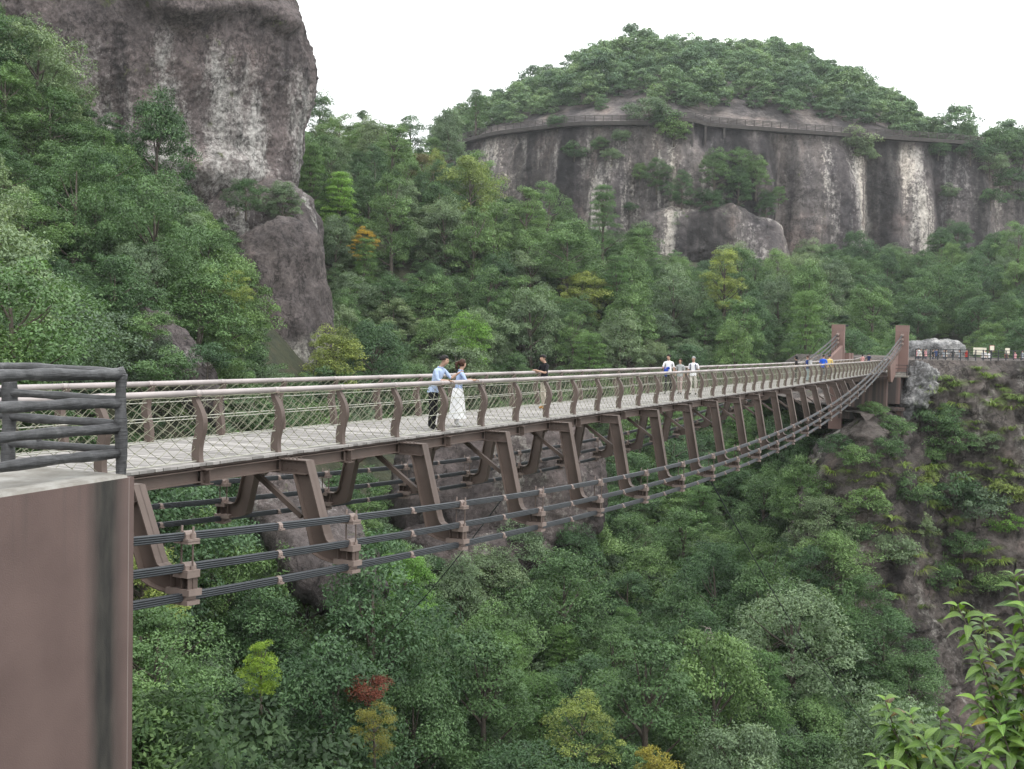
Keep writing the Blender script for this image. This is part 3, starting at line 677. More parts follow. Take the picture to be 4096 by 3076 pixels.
n1 = forest([(500, 2000), (950, 1880), (1560, 2200), (2480, 1850), (3050, 1780), (3330, 1900), (3450, 2300), (3560, 2700), (3600, 3250), (480, 3250)], 4.9, (.72, 1.08), mixed, vz, 3.6, 105, seed=3)
n2 = forest([(1230, 540), (1800, 560), (1790, 760), (2000, 830), (2400, 960), (2700, 1180), (3250, 1220), (3330, 1480), (1290, 1560), (1330, 1000), (1200, 800)], 5.6, (.88, 1.28), mixed, hz, 4.2, 112, seed=4, dmin=125)
n3 = forest([(-120, -20), (20, 90), (220, 360), (460, 590), (640, 820), (780, 920), (960, 1120), (940, 1280), (860, 1460), (700, 1540), (-120, 1540)], 5.2, (.75, 1.15), [(BR+RO, 'dark green broadleaf', 4), (BR+RO, 'mid green broadleaf', 5), (BR, 'grey-green broadleaf', 3)], lz, 4.0, 58, seed=5, dmin=48)
n4 = forest([(3200, 1240), (3300, 1100), (3480, 1000), (3720, 960), (3900, 850), (4200, 800), (4250, 1420), (3250, 1430)], 6.0, (.9, 1.3), [(BR+RO, 'dark green broadleaf', 6), (BR+RO, 'mid green broadleaf', 3), (BR, 'grey-green broadleaf', 1)], rz_, 4.2, 52, seed=6, dmin=140)
n5 = forest([(2480, 1010), (2700, 1060), (3000, 1130), (3350, 1080), (3400, 1230), (2600, 1230)], 6., (.85, 1.2), mixed, 'on the saddle below the smooth rock bulge', 4.2, 22, seed=8, dmin=170)
print('trees', n1, n2, n3, n4, n5)
def single(px, py, d, key, s, species, label, name='tree', cat='tree', drop=None, **kw):
    """a tree picked out by eye: its crown centre at this pixel"""
    H = PROTO[key][2]*s; p = P(px, py, d); p[2] -= H*.62 if drop is None else drop
    return plant(key, p, s, species, label, name, None, cat, **kw)
single(1045, 2670, 48, 'tall0', .28, 'lime', 'small bright lime-green tree low in the gorge', 'lime_green_tree')
single(1455, 970, 172, 'airy0', .85, 'golden', 'thin golden-leaved tree high on the hill beside the rock column', 'golden_tree')
single(1475, 2745, 51, 'shrub0', .6, 'rust', 'rust-red dying bush among the gorge trees', 'rust_red_bush', 'bush')
single(1500, 2900, 48, 'airy1', .38, 'olive gold', 'olive-yellow bush beside the rust-red one', 'olive_yellow_bush', 'bush')
single(2620, 3030, 58, 'shrub1', .62, 'olive gold', 'olive-gold bush at the bottom centre of the gorge', 'olive_gold_bush', 'bush')
single(1690, 690, 205, 'round0', 1.25, 'tawny', 'tawny brownish tree on the skyline left of the cliff', 'tawny_tree')
single(1360, 800, 178, 'pine0', 1.35, 'bright green', 'bright green pine standing out right of the rock dome', 'pine_tree')
single(2270, 980, 178, 'round1', 1.7, 'mid green broadleaf', 'large rounded tree in front of the far cliff foot', 'broadleaf_tree')
single(2900, 1110, 178, 'tall1', 1.2, 'yellow-green broadleaf', 'tall yellow-green tree against the smooth rock bulge', 'broadleaf_tree')
single(2260, 2380, 88, 'round0', 1.25, 'dark green broadleaf', 'big dense dark tree in front of the brown boulder', 'broadleaf_tree')
single(3180, 2560, 80, 'broad3', 1.25, 'grey-green broadleaf', 'large pale layered tree at the foot of the plateau cliff', 'broadleaf_tree')
single(1880, 1360, 150, 'broad2', .95, 'bright green', 'fresh green tree behind the couple on the bridge', 'broadleaf_tree')
single(930, 1150, 96, 'broad1', .45, 'yellow-green broadleaf', 'yellowing tree at the edge of the dark rock column', 'broadleaf_tree')
single(985, 770, 138, 'round1', .75, 'dark green broadleaf', 'small dark tree perched on the ledge under the rock dome', 'broadleaf_tree')
single(1130, 790, 142, 'broad0', .7, 'grey-green broadleaf', 'low spreading tree on the ledge at the dome foot', 'broadleaf_tree')
single(1905, 420, 300, 'pine1', 1.25, 'pine', 'lone flat-topped pine on the skyline at the left end of the cliff', 'pine_tree')
single(2330, 2920, 60, 'airy0', .75, 'yellow-green broadleaf', 'feathery pale yellow-green tree at bottom centre', 'broadleaf_tree')
for i, (px, py, d, key, sc_, sp, lab) in enumerate([(590, 2960, 34, 'broad1', .62, 'mid green broadleaf', 'leafy tree hard against the abutment, at the bottom of the picture'), (610, 2660, 41, 'broad3', .7, 'mid green broadleaf', 'leafy tree close to the abutment under the nearest saddle'), (700, 3080, 38, 'round1', .7, 'dark green broadleaf', 'dark tree at the picture bottom right of the abutment'), (940, 1360, 108, 'broad2', .55, 'dark green broadleaf', 'dark tree tucked against the left flank of the rock column'), (900, 1500, 96, 'round0', .6, 'mid green broadleaf', 'round tree at the foot of the rock column'), (1000, 1560, 108, 'shrub1', 1.0, 'grey-green broadleaf', 'pale bush below the white patch of the rock column'), (3190, 1960, 101, 'broad2', .8, 'mid green broadleaf', 'green tree under the last cables left of the plateau cliff'), (3280, 2090, 98, 'round0', .85, 'grey-green broadleaf', 'pale round tree at the left edge of the plateau cliff'), (3330, 2260, 94, 'broad4', .9, 'mid green broadleaf', 'spreading tree partway down the plateau cliff edge'), (3430, 2440, 91, 'broad1', .9, 'mid green broadleaf', 'leafy tree covering the lower plateau cliff'), (3240, 2330, 93, 'tall1', .8, 'dark green broadleaf', 'tall dark tree before the plateau cliff'), (3540, 2580, 88, 'broad3', .9, 'dark green broadleaf', 'dark tree at the lower right of the gorge'), (3640, 2720, 84, 'round1', .9, 'mid green broadleaf', 'round tree between the gorge and the foreground shrub'), (1560, 2540, 63, 'broad0', .7, 'mid green broadleaf', 'green tree at the lower end of the purple slab'), (1620, 2330, 72, 'broad4', .6, 'bright green', 'fresh green tree right of the purple slab'),
 (600, 1290, 76, 'shrub0', 1.0, 'mid green broadleaf', 'bush overlapping the upper edge of the brown slab'), (830, 1420, 76, 'shrub2', 1.0, 'dark green broadleaf', 'dark bush on the right edge of the brown slab'), (660, 1450, 70, 'shrub1', 1.1, 'mid green broadleaf', 'bush on the left edge of the brown slab'),
 (560, 2330, 50, 'broad0', .6, 'yellow-green broadleaf', 'yellow-green tree behind the first cable saddle')]):
    single(px, py, d, key, sc_, sp, lab, 'broadleaf_tree')
def snag(px, py, d, h, label, seed):
    r = random.Random(seed); b = P(px, py, d); e = empty('dead_tree', b); tag(e, label, 'dead tree')
    mb = MB(); mb.tube([(0, 0, -.6), (.25, 0, h*.4), (-.1, .1, h)], [.08, .06, .02], 6); mb.build('trunk', M['dead'], e, True)
    for i in range(9):
        a = r.uniform(0, 6.28); z = h*r.uniform(.45, 1); L = r.uniform(.5, 1.2); m_ = MB(); m_.tube([(0, 0, z), (math.cos(a)*L*.6, math.sin(a)*L*.6, z+.1), (math.cos(a)*L, math.sin(a)*L, z+r.uniform(-1.3, .2))], [.04, .028, .008], 5); m_.build('branch', M['dead'], e, True)
snag(2840, 2600, 70, 1.5, 'bleached dead tree with broken branches in the middle of the gorge', 3)
for px, py, sc_ in ((548, 3040, .8), (575, 2940, .7), (600, 3060, .9), (556, 2840, .8), (640, 2990, .8), (560, 2720, .9)):
    h = march(px, py, .6, 14); plant('shrub%d' % (px % 3), (h[0], h[1], float(ground(h[0], h[1]))-.2), sc_, 'mid green broadleaf', 'low green bush at the foot of the brown abutment', 'bush', 'bushes at the foot of the abutment', 'bush')
# trees standing on the far cliff face
for i, (px, py, s, sp) in enumerate([(2620, 720, .95, 'dark green broadleaf'), (2700, 800, 1.1, 'dark green broadleaf'), (2790, 730, 1.15, 'mid green broadleaf'), (2880, 800, 1.15, 'dark green broadleaf'), (2960, 740, 1.05, 'mid green broadleaf'), (2780, 860, 1.1, 'dark green broadleaf'), (2700, 900, .8, 'mid green broadleaf'), (3000, 840, .8, 'dark green broadleaf'), (2900, 660, .85, 'mid green broadleaf'), (2550, 690, .6, 'mid green broadleaf'), (3060, 780, .6, 'mid green broadleaf')]):
    p, n = cliff_face(px, py); p = p+n*2.5; q = plant(random.choice(BR), p-np.array([0, 0, 3.2]), s, sp, f'{sp} tree clinging to the middle of the far cliff', 'cliff_tree', f'{sp} trees clinging to the far cliff')
for i, (px, py, s) in enumerate([(2390, 590, .9), (2300, 620, 1.1), (2440, 640, .9), (2680, 560, 1.6), (2640, 500, 1.5), (2580, 480, 1.8), (2480, 560, .9), (3400, 590, 1.6), (3440, 640, 1.1), (3740, 620, 1.2), (3780, 780, 1.0), (3850, 640, 1.5), (3910, 700, 1.7), (3960, 620, 1.8), (4010, 760, 1.7), (4060, 660, 1.8), (4080, 800, 1.6), (3900, 820, 1.3), (3970, 560, 1.6), (4070, 560, 1.8), (2520, 840, .7), (2230, 450, 1.0)]):
    p, n = cliff_face(px, py); p = p+n*1.0
    plant(f'shrub{i%3}', p-np.array([0, 0, 1.2]), s*1.7, random.choice(['mid green broadleaf', 'dark green broadleaf', 'grey-green broadleaf']), 'green bush rooted in a crack of the far streaked cliff', 'cliff_bush', 'bushes in the cracks of the far cliff', 'bush')
# near tree at the left frame edge, behind the log railing
make_proto('glossy', 91, 5.2, 2.3, 60, 13000, .13, .07, .7, cr=.75, h0=.18)
single(55, 1240, 26, 'glossy', .78, 'mid green broadleaf', 'glossy-leaved tree behind the dark log railing at the left edge', 'broadleaf_tree', drop=2.6)
single(-160, 1430, 25, 'glossy', .7, 'mid green broadleaf', 'lower glossy-leaved tree cut by the left frame edge', 'broadleaf_tree', drop=2.4)
# shrubs and grass on the plateau cliff
for i, (px, py, s, sp) in enumerate([(3740, 1730, 1.25, 'dark green broadleaf'), (3790, 1790, 1.2, 'mid green broadleaf'), (3560, 1730, 1., 'mid green broadleaf'), (3540, 1800, .9, 'dark green broadleaf'), (3820, 2020, 1.5, 'dark green broadleaf'), (3900, 2060, 1.4, 'grey-green broadleaf'), (3990, 2010, 1.3, 'yellow-green broadleaf'), (4010, 2100, .9, 'bright green'), (3450, 1850, 1., 'mid green broadleaf'), (3660, 1930, .9, 'yellow-green broadleaf'), (3950, 2330, 1.2, 'mid green broadleaf'), (3350, 1800, .9, 'dark green broadleaf'), (3380, 1690, .9, 'mid green broadleaf'), (3620, 2100, 1., 'grey-green broadleaf'), (3480, 1640, .7, 'mid green broadleaf'), (3700, 1840, .9, 'mid green broadleaf'), (3600, 1990, 1.1, 'dark green broadleaf'), (3480, 2050, 1.2, 'mid green broadleaf'), (3560, 2230, 1.3, 'grey-green broadleaf'), (3700, 2250, .9, 'mid green broadleaf'), (3850, 2200, 1.1, 'mid green broadleaf'), (3640, 2420, 1.2, 'mid green broadleaf'), (3420, 2130, 1.2, 'dark green broadleaf'), (3780, 1650, .7, 'mid green broadleaf'), (3940, 1780, .9, 'grey-green broadleaf')]):
    p, n = plat_face(px, py)
    plant(f'shrub{i%3}', p+n*.35-np.array([0, 0, .9]), s*1.05, sp, f'{sp} bush growing out of the plateau cliff face', 'cliff_bush', f'{sp} bushes on the plateau cliff', 'bush')
def tuft_mesh(seed, nb=70):
    r = np.random.default_rng(seed); v, f, t = [], [], []
    for b in range(nb):
        a = r.uniform(0, 2*PI); L = r.uniform(.5, 1.); d = np.array([math.cos(a), math.sin(a), 0]); sd = np.array([-d[1], d[0], 0])*.022; b0 = len(v)
        for k, q in enumerate((0, .35, .7, 1)):
            p = d*(L*.75*q**1.2+.06)+np.array([0, 0, L*(.95*q-.85*q*q)]); w = (1-q*.85)
            v += [p-sd*w, p+sd*w]
        for k in range(3): f.append((b0+2*k, b0+2*k+1, b0+2*k+3, b0+2*k+2)); t.append(r.uniform(.2, .9))
    return np_mesh('grass_tuft', np.array(v), np.array(f), [LEAF['grass']], False, {'tint': t})
TUFT = [tuft_mesh(100+i) for i in range(3)]
rt = random.Random(11)
tuft_px = [(3690, 1530), (3700, 1560), (3740, 1520), (3760, 1570), (3800, 1510), (3830, 1545), (3870, 1590), (3890, 1530), (3930, 1500), (3960, 1620), (4010, 1560), (4050, 1640), (4080, 1610), (3710, 1620), (3760, 1640), (3830, 1700), (3900, 1700), (3980, 1760), (4050, 1720), (3330, 1870), (3360, 1950), (3420, 1930), (3480, 1910), (3500, 1960), (3560, 1910), (3610, 1880), (3640, 1900), (3690, 1880), (3720, 1960), (3650, 2020), (3700, 2060), (3560, 2080), (3600, 2140), (3680, 2160), (3760, 2120), (3800, 2180), (3740, 2250), (3600, 2230), (3660, 2330), (3560, 2370), (3700, 2420), (3890, 1860), (3960, 1880), (4010, 1850), (4060, 1900), (3860, 1930), (3980, 1930), (4060, 2000), (3900, 2250), (3960, 2200), (4010, 2250), (4060, 2330), (3840, 2330), (3780, 2400), (3880, 2450), (3620, 2500), (3760, 2560), (3980, 2480)]
for px, py in tuft_px+[(x+rt.uniform(-60, 60), y+rt.uniform(-50, 50)) for x, y in tuft_px]:
    p, n = plat_face(px, py)
    tag(link('grass_tuft', TUFT[rt.randrange(3)], None, None, p+n*.05, (rt.uniform(-.2, .2), rt.uniform(-.2, .2), rt.uniform(0, 6)), rt.uniform(1.1, 2.7)), 'yellow-green drooping grass tuft on the plateau cliff face', 'grass tuft', 'grass tufts on the plateau cliff')

# --- the smaller growth between the trees: nobody could count it
def understory():
    r = random.Random(21); spots = []
    zones = [([(480, 1900), (1000, 1850), (1560, 2000), (2480, 1750), (3330, 1700), (3450, 2300), (3620, 2700), (3900, 3300), (450, 3300)], 2.6, 660, 2.2, 15),
             ([(1200, 520), (1800, 540), (1790, 760), (2400, 930), (2700, 1150), (3300, 1180), (3330, 1700), (1290, 1700), (1330, 1000)], 3.4, 620, 3., 100),
             ([(-150, -20), (40, 90), (250, 350), (480, 580), (780, 900), (960, 1100), (960, 1700), (500, 2000), (-150, 1700)], 2.8, 420, 2.4, 40),
             ([(3200, 1180), (3480, 980), (3720, 930), (4300, 780), (4300, 1440), (3250, 1500)], 3.6, 300, 3., 130),
             ([(2400, 980), (2700, 1030), (3000, 1130), (3420, 1040), (3450, 1260), (2500, 1260)], 3.4, 160, 3., 165),
             ([(880, 800), (1250, 780), (1400, 1000), (1350, 1700), (880, 1700)], 2.6, 160, 2., 90)]
    for poly, sp, mx, off, dm in zones:
        got = 0; xs = [p[0] for p in poly]; ys = [p[1] for p in poly]; loc = []
        for _ in range(9000):
            px, py = r.uniform(min(xs), max(xs)), r.uniform(min(ys), max(ys))
            if not inpoly(px, py, poly) or not keep(px, py): continue
            h = march(px, py, off, dm)
            if h is None: continue
            if any((h[0]-q[0])**2+(h[1]-q[1])**2 < sp*sp for q in loc): continue
            g = float(ground(h[0], h[1])); u, v = h[0]*U[0]+h[1]*U[1], h[0]*V[0]+h[1]*V[1]
            if 2 < u < 118 and 6 < v < 21 and g > -8.5: continue
            loc.append(h); spots.append((h[0], h[1], g-.3, r.uniform(.38, .8), r.uniform(0, 6.28), r.randrange(6))); got += 1
            if got >= mx: break
        print('fill', got)
    scatter('understory', spots, 'dense lower growth filling the gaps between the forest trees', 'undergrowth')
understory()
def hilltop_wood():
    r = random.Random(5); spots = []
    for _ in range(9000):
        px = r.uniform(1760, 4350); t = r.uniform(.1, 1.04); g = cap_ground(px, t)
        if 2030 < px < 2650 and t < .2 and r.uniform(0, 1) < .95: continue
        if t < .16 and r.uniform(0, 1) < .6: continue
        if any((g[0]-q[0])**2+(g[1]-q[1])**2 < 5.0**2 for q in spots): continue
        spots.append((g[0], g[1], g[2]-.5, r.uniform(.65, 1.55)*(1.35 if r.uniform(0, 1) < .1 else 1), r.uniform(0, 6.28), r.choice([6, 7, 8, 9])))
        if len(spots) >= 900: break
    print('hilltop', len(spots))
    scatter('hilltop_wood', spots, 'dense green wood covering the far hilltop above the walkway', 'wood')
hilltop_wood()
# ------------------------------------------------------------------ the footbridge (local x along the deck, local y to the far side)
BX, BY = 12.0, BV1+BD/2
bridge = empty('suspension_footbridge', W(BX, BY, 0), PI/2-YAW)
tag(bridge, 'long brown steel suspension footbridge with plank deck and cable-net railings', 'footbridge')
L2 = lambda u, v, z: (u-BX, v-BY, z)
K0, K1 = -4, 49
UEND = BU0+K1*BS
slope = lambda u: 2*4.3e-5*(u-80)
ctop = lambda u: .587-.1105*u+.001196*u*u
cslope = lambda u: -.1105+2*.001196*u
NEARV, FARV = BV1, BV1+BD
# planks
mb = MB(); mb.box((0, 0, -.0225), (.156, BD+.30, .045)); plank_me = mb.mesh('plank', M['plank'])
PSP = BS/12.5; nplank = int((UEND-(BU0+K0*BS))/PSP); far_mb = MB()
for i in range(nplank):
    u = BU0+K0*BS+PSP*(i+.5); dz = random.uniform(-.004, .004); dy = random.uniform(-.012, .012)
    if i < 300: link('plank', plank_me, bridge, M['plank'], L2(u, BY+dy, deckz(u)+dz))
    else: far_mb.box(L2(u, BY+dy, deckz(u)+dz-.0225), (.156, BD+.30, .045))
tag(far_mb.build('distant_planking', M['plank'], bridge), kind='stuff')
# railing posts: wavy plate posts
pz = [-.10, .09, .24, .38, .49, .60, .71, .82, .93, 1.04, 1.09]; po = [0, -.04, -.036, -.004, .03, .052, .048, .008, -.055, -.13, -.155]
pw = [.155, .155, .152, .156, .160, .158, .150, .138, .115, .08, .06]
def smooth_tab(z): return np.interp(z, pz, po), np.interp(z, pz, pw)
def post_mesh(side):
    mb = MB(); zz = np.linspace(-.10, 1.10, 25); q = [smooth_tab(z) for z in zz]; o = np.convolve(np.pad([a for a, b in q], 1, mode='edge'), np.ones(3)/3, 'valid'); w = np.convolve(np.pad([b for a, b in q], 1, mode='edge'), np.ones(3)/3, 'valid')
    th = .105
    for i in range(24):
        p = []
        for k in (i, i+1):
            y0, y1 = -o[k]-.07, -o[k]-.07+w[k]
            p += [(-th/2, y0*side, zz[k]), (th/2, y0*side, zz[k]), (th/2, y1*side, zz[k]), (-th/2, y1*side, zz[k])]
        mb.hexa(p)
    return mb.mesh('railing_post', M['steel'])
POSTM = {1: post_mesh(1), -1: post_mesh(-1)}
mb = MB(); n_ = 12
mb.tube([(0, 0, 0), (BS, 0, 0)], .048, 12); mb.tube([(-.06, 0, 0), (.06, 0, 0)], .052, 12)
rail_me = mb.mesh('handrail', M['rail'], True)
for p in rail_me.polygons: p.use_smooth = len(p.vertices) == 4
mb = MB(); mb.box((0, 0, 0), (.10, .09, .05)); cap_me = mb.mesh('rail_saddle', M['steel_pink'])
mb = MB(); mb.tube([(.05, 0, 0), (BS-.05, 0, 0)], .009, 5, caps=False); rod_me = mb.mesh('railing_rod', M['rod'])
def net_mesh(seed):
    r = random.Random(seed); mb = MB(); nx, nz = 12, 10; x0, x1, z0, z1 = .04, BS-.04, .025, 1.07
    def node(i, j):
        x = x0+(x1-x0)*i/nx; z = z0+(z1-z0)*j/nz
        e = 0 if i in (0, nx) or j in (0, nz) else 1
        a, b = smooth_tab(z)
        return Vector((x+e*r.uniform(-.022, .022), -(a*.8)+.02+e*r.uniform(-.012, .012), z+e*r.uniform(-.014, .014)))
    N = {(i, j): node(i, j) for i in range(nx+1) for j in range(nz+1) if (i+j) % 2 == 0}
    for (i, j), p in N.items():
        for di, dj in ((1, 1), (1, -1)):
            q = N.get((i+di, j+dj))
            if q is not None: mb.tube([p, q], .0052, 4, caps=False)
        if r.random() < .9: mb.box(p, (.022, .018, .022))
    mb.tube([(x0+(x1-x0)*k/12, .02, z1-.012*math.sin(k*2.6)**2) for k in range(13)], .007, 4, caps=False)
    return mb.mesh('cable_net', M['net'])
NETM = [net_mesh(i) for i in range(4)]
# edge girder (channel) per bay, short and long cross beams
mb = MB(); mb.box((BS/2, 0, -.21), (BS-.12, .014, .20)); mb.box((BS/2, -.05, -.112), (BS-.12, .10, .014)); mb.box((BS/2, -.05, -.308), (BS-.12, .10, .014)); mb.box((BS/2, .02, -.075), (BS-.02, .06, .05))
girder_me = {1: mb.mesh('edge_girder', M['steel'])}
mb = MB(); mb.box((BS/2, 0, -.21), (BS-.12, .014, .20)); mb.box((BS/2, .05, -.112), (BS-.12, .10, .014)); mb.box((BS/2, .05, -.308), (BS-.12, .10, .014)); mb.box((BS/2, -.02, -.075), (BS-.02, .06, .05)); girder_me[-1] = mb.mesh('edge_girder', M['steel'])
def beam_mesh(ext):
    mb = MB(); a, b = -BD/2-ext, BD/2+ext
    mb.box((0, 0, -.225), (.014, b-a, .226)); mb.box((0, 0, -.105), (.20, b-a, .016)); mb.box((0, 0, -.345), (.20, b-a, .016))
    for s in (-1, 1):
        for y in (BD/2+.10, BD/2-.1): mb.box((0, s*y, -.225), (.17, .012, .224))
        for q in range(4 if ext > .5 else 0):
            for x in (-.06, .06): mb.tube([(x, s*(BD/2+.2+q*.09), -.1), (x, s*(BD/2+.2+q*.09), -.075)], .017, 6)
        for q in range(5 if ext > .5 else 2):
            for z in (-.16, -.28): mb.tube([(-.03, s*(BD/2+.02+q*.1), z), (.03, s*(BD/2+.02+q*.1), z)], .014, 6)
    return mb.mesh('cross_beam', M['steel'])
beam_me = {0: beam_mesh(.22), 1: beam_mesh(.70)}
for k in range(K0, K1+1):
    u = BU0+k*BS; z = deckz(u); sl = -math.atan(slope(u+BS/2))
    for side, v in ((1, NEARV), (-1, FARV)):
        link('railing_post', POSTM[side], bridge, M['steel'], L2(u, v, z))
        ry = v+side*.055
        link('rail_saddle', cap_me, bridge, M['steel_pink'], L2(u, ry, z+1.095))
        if k < K1:
            link('handrail', rail_me, bridge, M['rail'], L2(u, ry, z+1.124), (0, sl, 0))
            for h in (.022, .389, .757): link('railing_rod', rod_me, bridge, M['rod'], L2(u, v+side*.02, z+h), (0, sl, 0))
            link('cable_net', NETM[(k*3+(side > 0)) % 4], bridge, M['net'], L2(u, v, z), (0, sl, 0), (1, side, 1))
            link('edge_girder', girder_me[side], bridge, M['steel'], L2(u+.06-.06, v-side*.02, z), (0, sl, 0))
    link('cross_beam', beam_me[k % 2], bridge, M['steel'], L2(u, BY, z))
# hangers: leg, curved foot and cable saddles at every second post
mb = MB()      # saddle clamp: arched cover over a base plate, nuts on top
mb.box((0, 0, -.045), (.24, .26, .035)); mb.box((0, 0, -.085), (.24, .26, .03))
arch = [(-.075, -.03), (-.07, .03), (-.04, .068), (0, .08), (.04, .068), (.07, .03), (.075, -.03)]; mb.prism(arch, 'x', -.10, .10)
for y in (-.1, .1): mb.tube([(0, y, -.04), (0, y, .05)], .03, 8); mb.tube([(0, y, .05), (0, y, .14)], .017, 6)
sad_top = mb.mesh('cable_saddle', M['steel_pink'])
mb = MB(); mb.box((0, 0, -.09), (.26, .26, .085)); mb.box((0, 0, -.035), (.26, .26, .02)); mb.prism(arch, 'x', -.11, .11)
for y in (-.1, .1): mb.tube([(0, y, -.03), (0, y, .03)], .028, 8)
sad_mid = mb.mesh('cable_saddle', M['steel_pink'])
mb = MB(); mb.box((0, .06, .07), (.27, .42, .09)); mb.box((0, 0, -.075), (.26, .26, .06)); mb.prism([(a, -b) for a, b in arch], 'x', -.11, .11)
sad_bot = mb.mesh('cable_saddle', M['steel_pink'])
mb = MB()
for y in (-.1, .1): mb.tube([(0, y, -.44), (0, y, 0)], .014, 6)
tie_me = mb.mesh('tie_rod', M['steel'])
mb = MB(); mb.prism([(a*.85, b*.85) for a, b in arch], 'x', -.045, .045); mb.box((0, 0, -.04), (.10, .20, .03))
for y in (-.075, .075): mb.tube([(0, y, -.04), (0, y, .0)], .014, 6)
clip_me = mb.mesh('cable_clip', M['steel_pink'])
CAB_O = 1.585
def hanger(u, side):
    zt = ctop(u); zm, zb = zt-.44, zt-.85; zd = deckz(u)
    cy = NEARV if side > 0 else FARV
    Y = lambda o: cy-side*o-BY
    top_in, top_out = zd-.35, zd-.10
    zf = zm+.02                                    # where the outer flange meets the foot
    if zf > zd-.30: return None
    full = min(1., (zd-.10-zf)/1.1); ob = .71+.40*full
    outer = [(.70, top_out), (ob, zf+.10), (ob+.05, zf-.0), (ob+.14, zf-.05), (CAB_O-.12, zf-.06)]
    inner = [(.42, top_in), (ob-.30, zf-.12), (ob-.25, zb+.16), (ob-.08, zb+.09), (ob+.12, zb+.05), (CAB_O+.10, zb+.04)]
    mb = MB(); web = [(Y(a), b) for a, b in outer]+[(Y(CAB_O+.12), zf-.06), (Y(CAB_O+.12), zb+.05)]+[(Y(a), b) for a, b in reversed(inner)]
    x = u-BX
    mb.prism(web, 'x', x-.008, x+.008)
    s = side
    mb.strip([(Y(a), b) for a, b in outer+[(CAB_O+.1, zf-.06)]], 'x', x-.115, x+.115, .018*s)
    mb.strip([(Y(a), b) for a, b in inner], 'x', x-.115, x+.115, -.018*s)
    for a in (CAB_O-.2, CAB_O-.02, CAB_O+.1): mb.box((x, Y(a), (zf+zb)/2), (.2, .012, zf-zb-.14))
    h = mb.build('hanger', M['steel'], bridge)
    yy = Y(CAB_O); sl = -math.atan(cslope(u))
    link('cable_saddle', sad_top, h, M['steel_pink'], (x, yy, zt), (0, sl, 0)); link('cable_saddle', sad_mid, h, M['steel_pink'], (x, yy, zm), (0, sl, 0)); link('cable_saddle', sad_bot, h, M['steel_pink'], (x, yy, zb), (0, sl, PI if side < 0 else 0))
    link('tie_rod', tie_me, h, M['steel'], (x, yy, zt))
    if full > .55:
        b2 = MB(); b2.bar((x, Y(-.55), zd-.36), (x, Y(.56), zd-.36-.75*full), .09, .09, (1, 0, 0)); b2.build('brace', M['steel'], bridge)
    return h
for k in range(-3, K1, 2):
    u = BU0+k*BS
    for side in (1, -1):
        h = hanger(u, side)
        cy = (NEARV-CAB_O) if side > 0 else (FARV+CAB_O)
        for j, dz in enumerate((0, -.44, -.85)):
            sl = -math.atan(cslope(u+BS)); uu = u+BS
            if uu < 113: link('cable_clip', clip_me, bridge, M['steel_pink'], L2(uu, cy, ctop(uu)+dz), (0, sl, 0))
            if h is None: link('cable_clip', clip_me, bridge, M['steel_pink'], L2(u, cy, ctop(u)+dz), (0, sl, 0), 1.4)
# main cables: bundles of strands
def cable(name, path, r=.052):
    mb = MB(); offs = [(-.026, -.045), (.026, -.045), (-.03, -.015), (.03, -.015), (-.03, .015), (.03, .015), (-.026, .045), (.026, .045)]
    for oy, oz in offs: mb.tube([(p[0], p[1]+oy, p[2]+oz) for p in path], .0152, 6, caps=False)
    return mb.build(name, M['cable'], bridge, True)
for cy in (NEARV-CAB_O, FARV+CAB_O):
    for dz in (0, -.44, -.85):
        cable('main_cable', [L2(u, cy, ctop(u)+dz) for u in np.linspace(2, 114.9, 74)])
        cable('back_stay', [L2(u, cy+.0, ctop(115)+dz-(u-115)*.33) for u in np.linspace(115.6, 126, 6)])
        for q in np.linspace(117, 125, 6): link('cable_clip', clip_me, bridge, M['steel_pink'], L2(q, cy, ctop(115)+dz-(q-115)*.33), (0, .32, 0), 1.7)
        mb = MB(); mb.tube([(0, 0, 0), (-.5, 0, -.09)], [.19, .12], 10); mb.tube([(-.02, 0, .2), (-.25, 0, .26)], .05, 6); mb.build('cable_socket', M['steel_pink'], bridge, False, L2(115.02, cy, ctop(115)+dz))
# towers
for cy in (NEARV-CAB_O+.02, FARV+CAB_O):
    mb = MB(); mb.hexa([L2(115.05-.02, cy-.67, -6), L2(115.75+.02, cy-.67, -6), L2(115.75+.02, cy+.67, -6), L2(115.05-.02, cy+.67, -6), L2(115.05, cy-.62, 4.12), L2(115.75, cy-.62, 4.12), L2(115.75, cy+.62, 4.12), L2(115.05, cy+.62, 4.12)])
    t = mb.build('tower', M['tower'], bridge)
    mb = MB(); mb.box(L2(115.4, cy, 4.42), (.74, 1.28, .56)); mb.build('tower_cap', M['tower'], t)
    mb = MB(); mb.box(L2(115.4, cy, 4.13), (.76, 1.3, .035)); mb.build('tower_band', M['steel_pink'], t)
# pier under the far end, its ledge, and the sloping cheek walls below the cables
mb = MB(); mb.box(L2(115.5, BY, -1.9), (9.5, 4.5, 3.1)); pier = mb.build('pier', M['pier'], bridge)
mb = MB(); mb.box(L2(116.5, BY-2.75, -1.75), (8.5, 1.2, 2.6)); mb.build('pier_wall', M['pier'], bridge)
mb = MB(); mb.box(L2(116.2, BY-.6, -3.55), (9.6, 6.4, .3)); mb.box(L2(116.6, BY-.6, -4.2), (9.0, 6.0, 1.0)); mb.build('pier_footing', M['pier'], bridge)
mb = MB(); mb.box(L2(114.6, BY-3.0, -.36), (4.2, 1.9, .14)); mb.build('balcony_slab', M['ledge'], bridge)
for h in (.35, .7, 1.05):
    mb = MB(); mb.tube([L2(112.6, BY-2.5, h-.3), L2(112.6, BY-3.9, h-.3), L2(116.6, BY-3.9, h-.3)], .03, 6); mb.build('balcony_rail', M['fence_iron'], bridge)
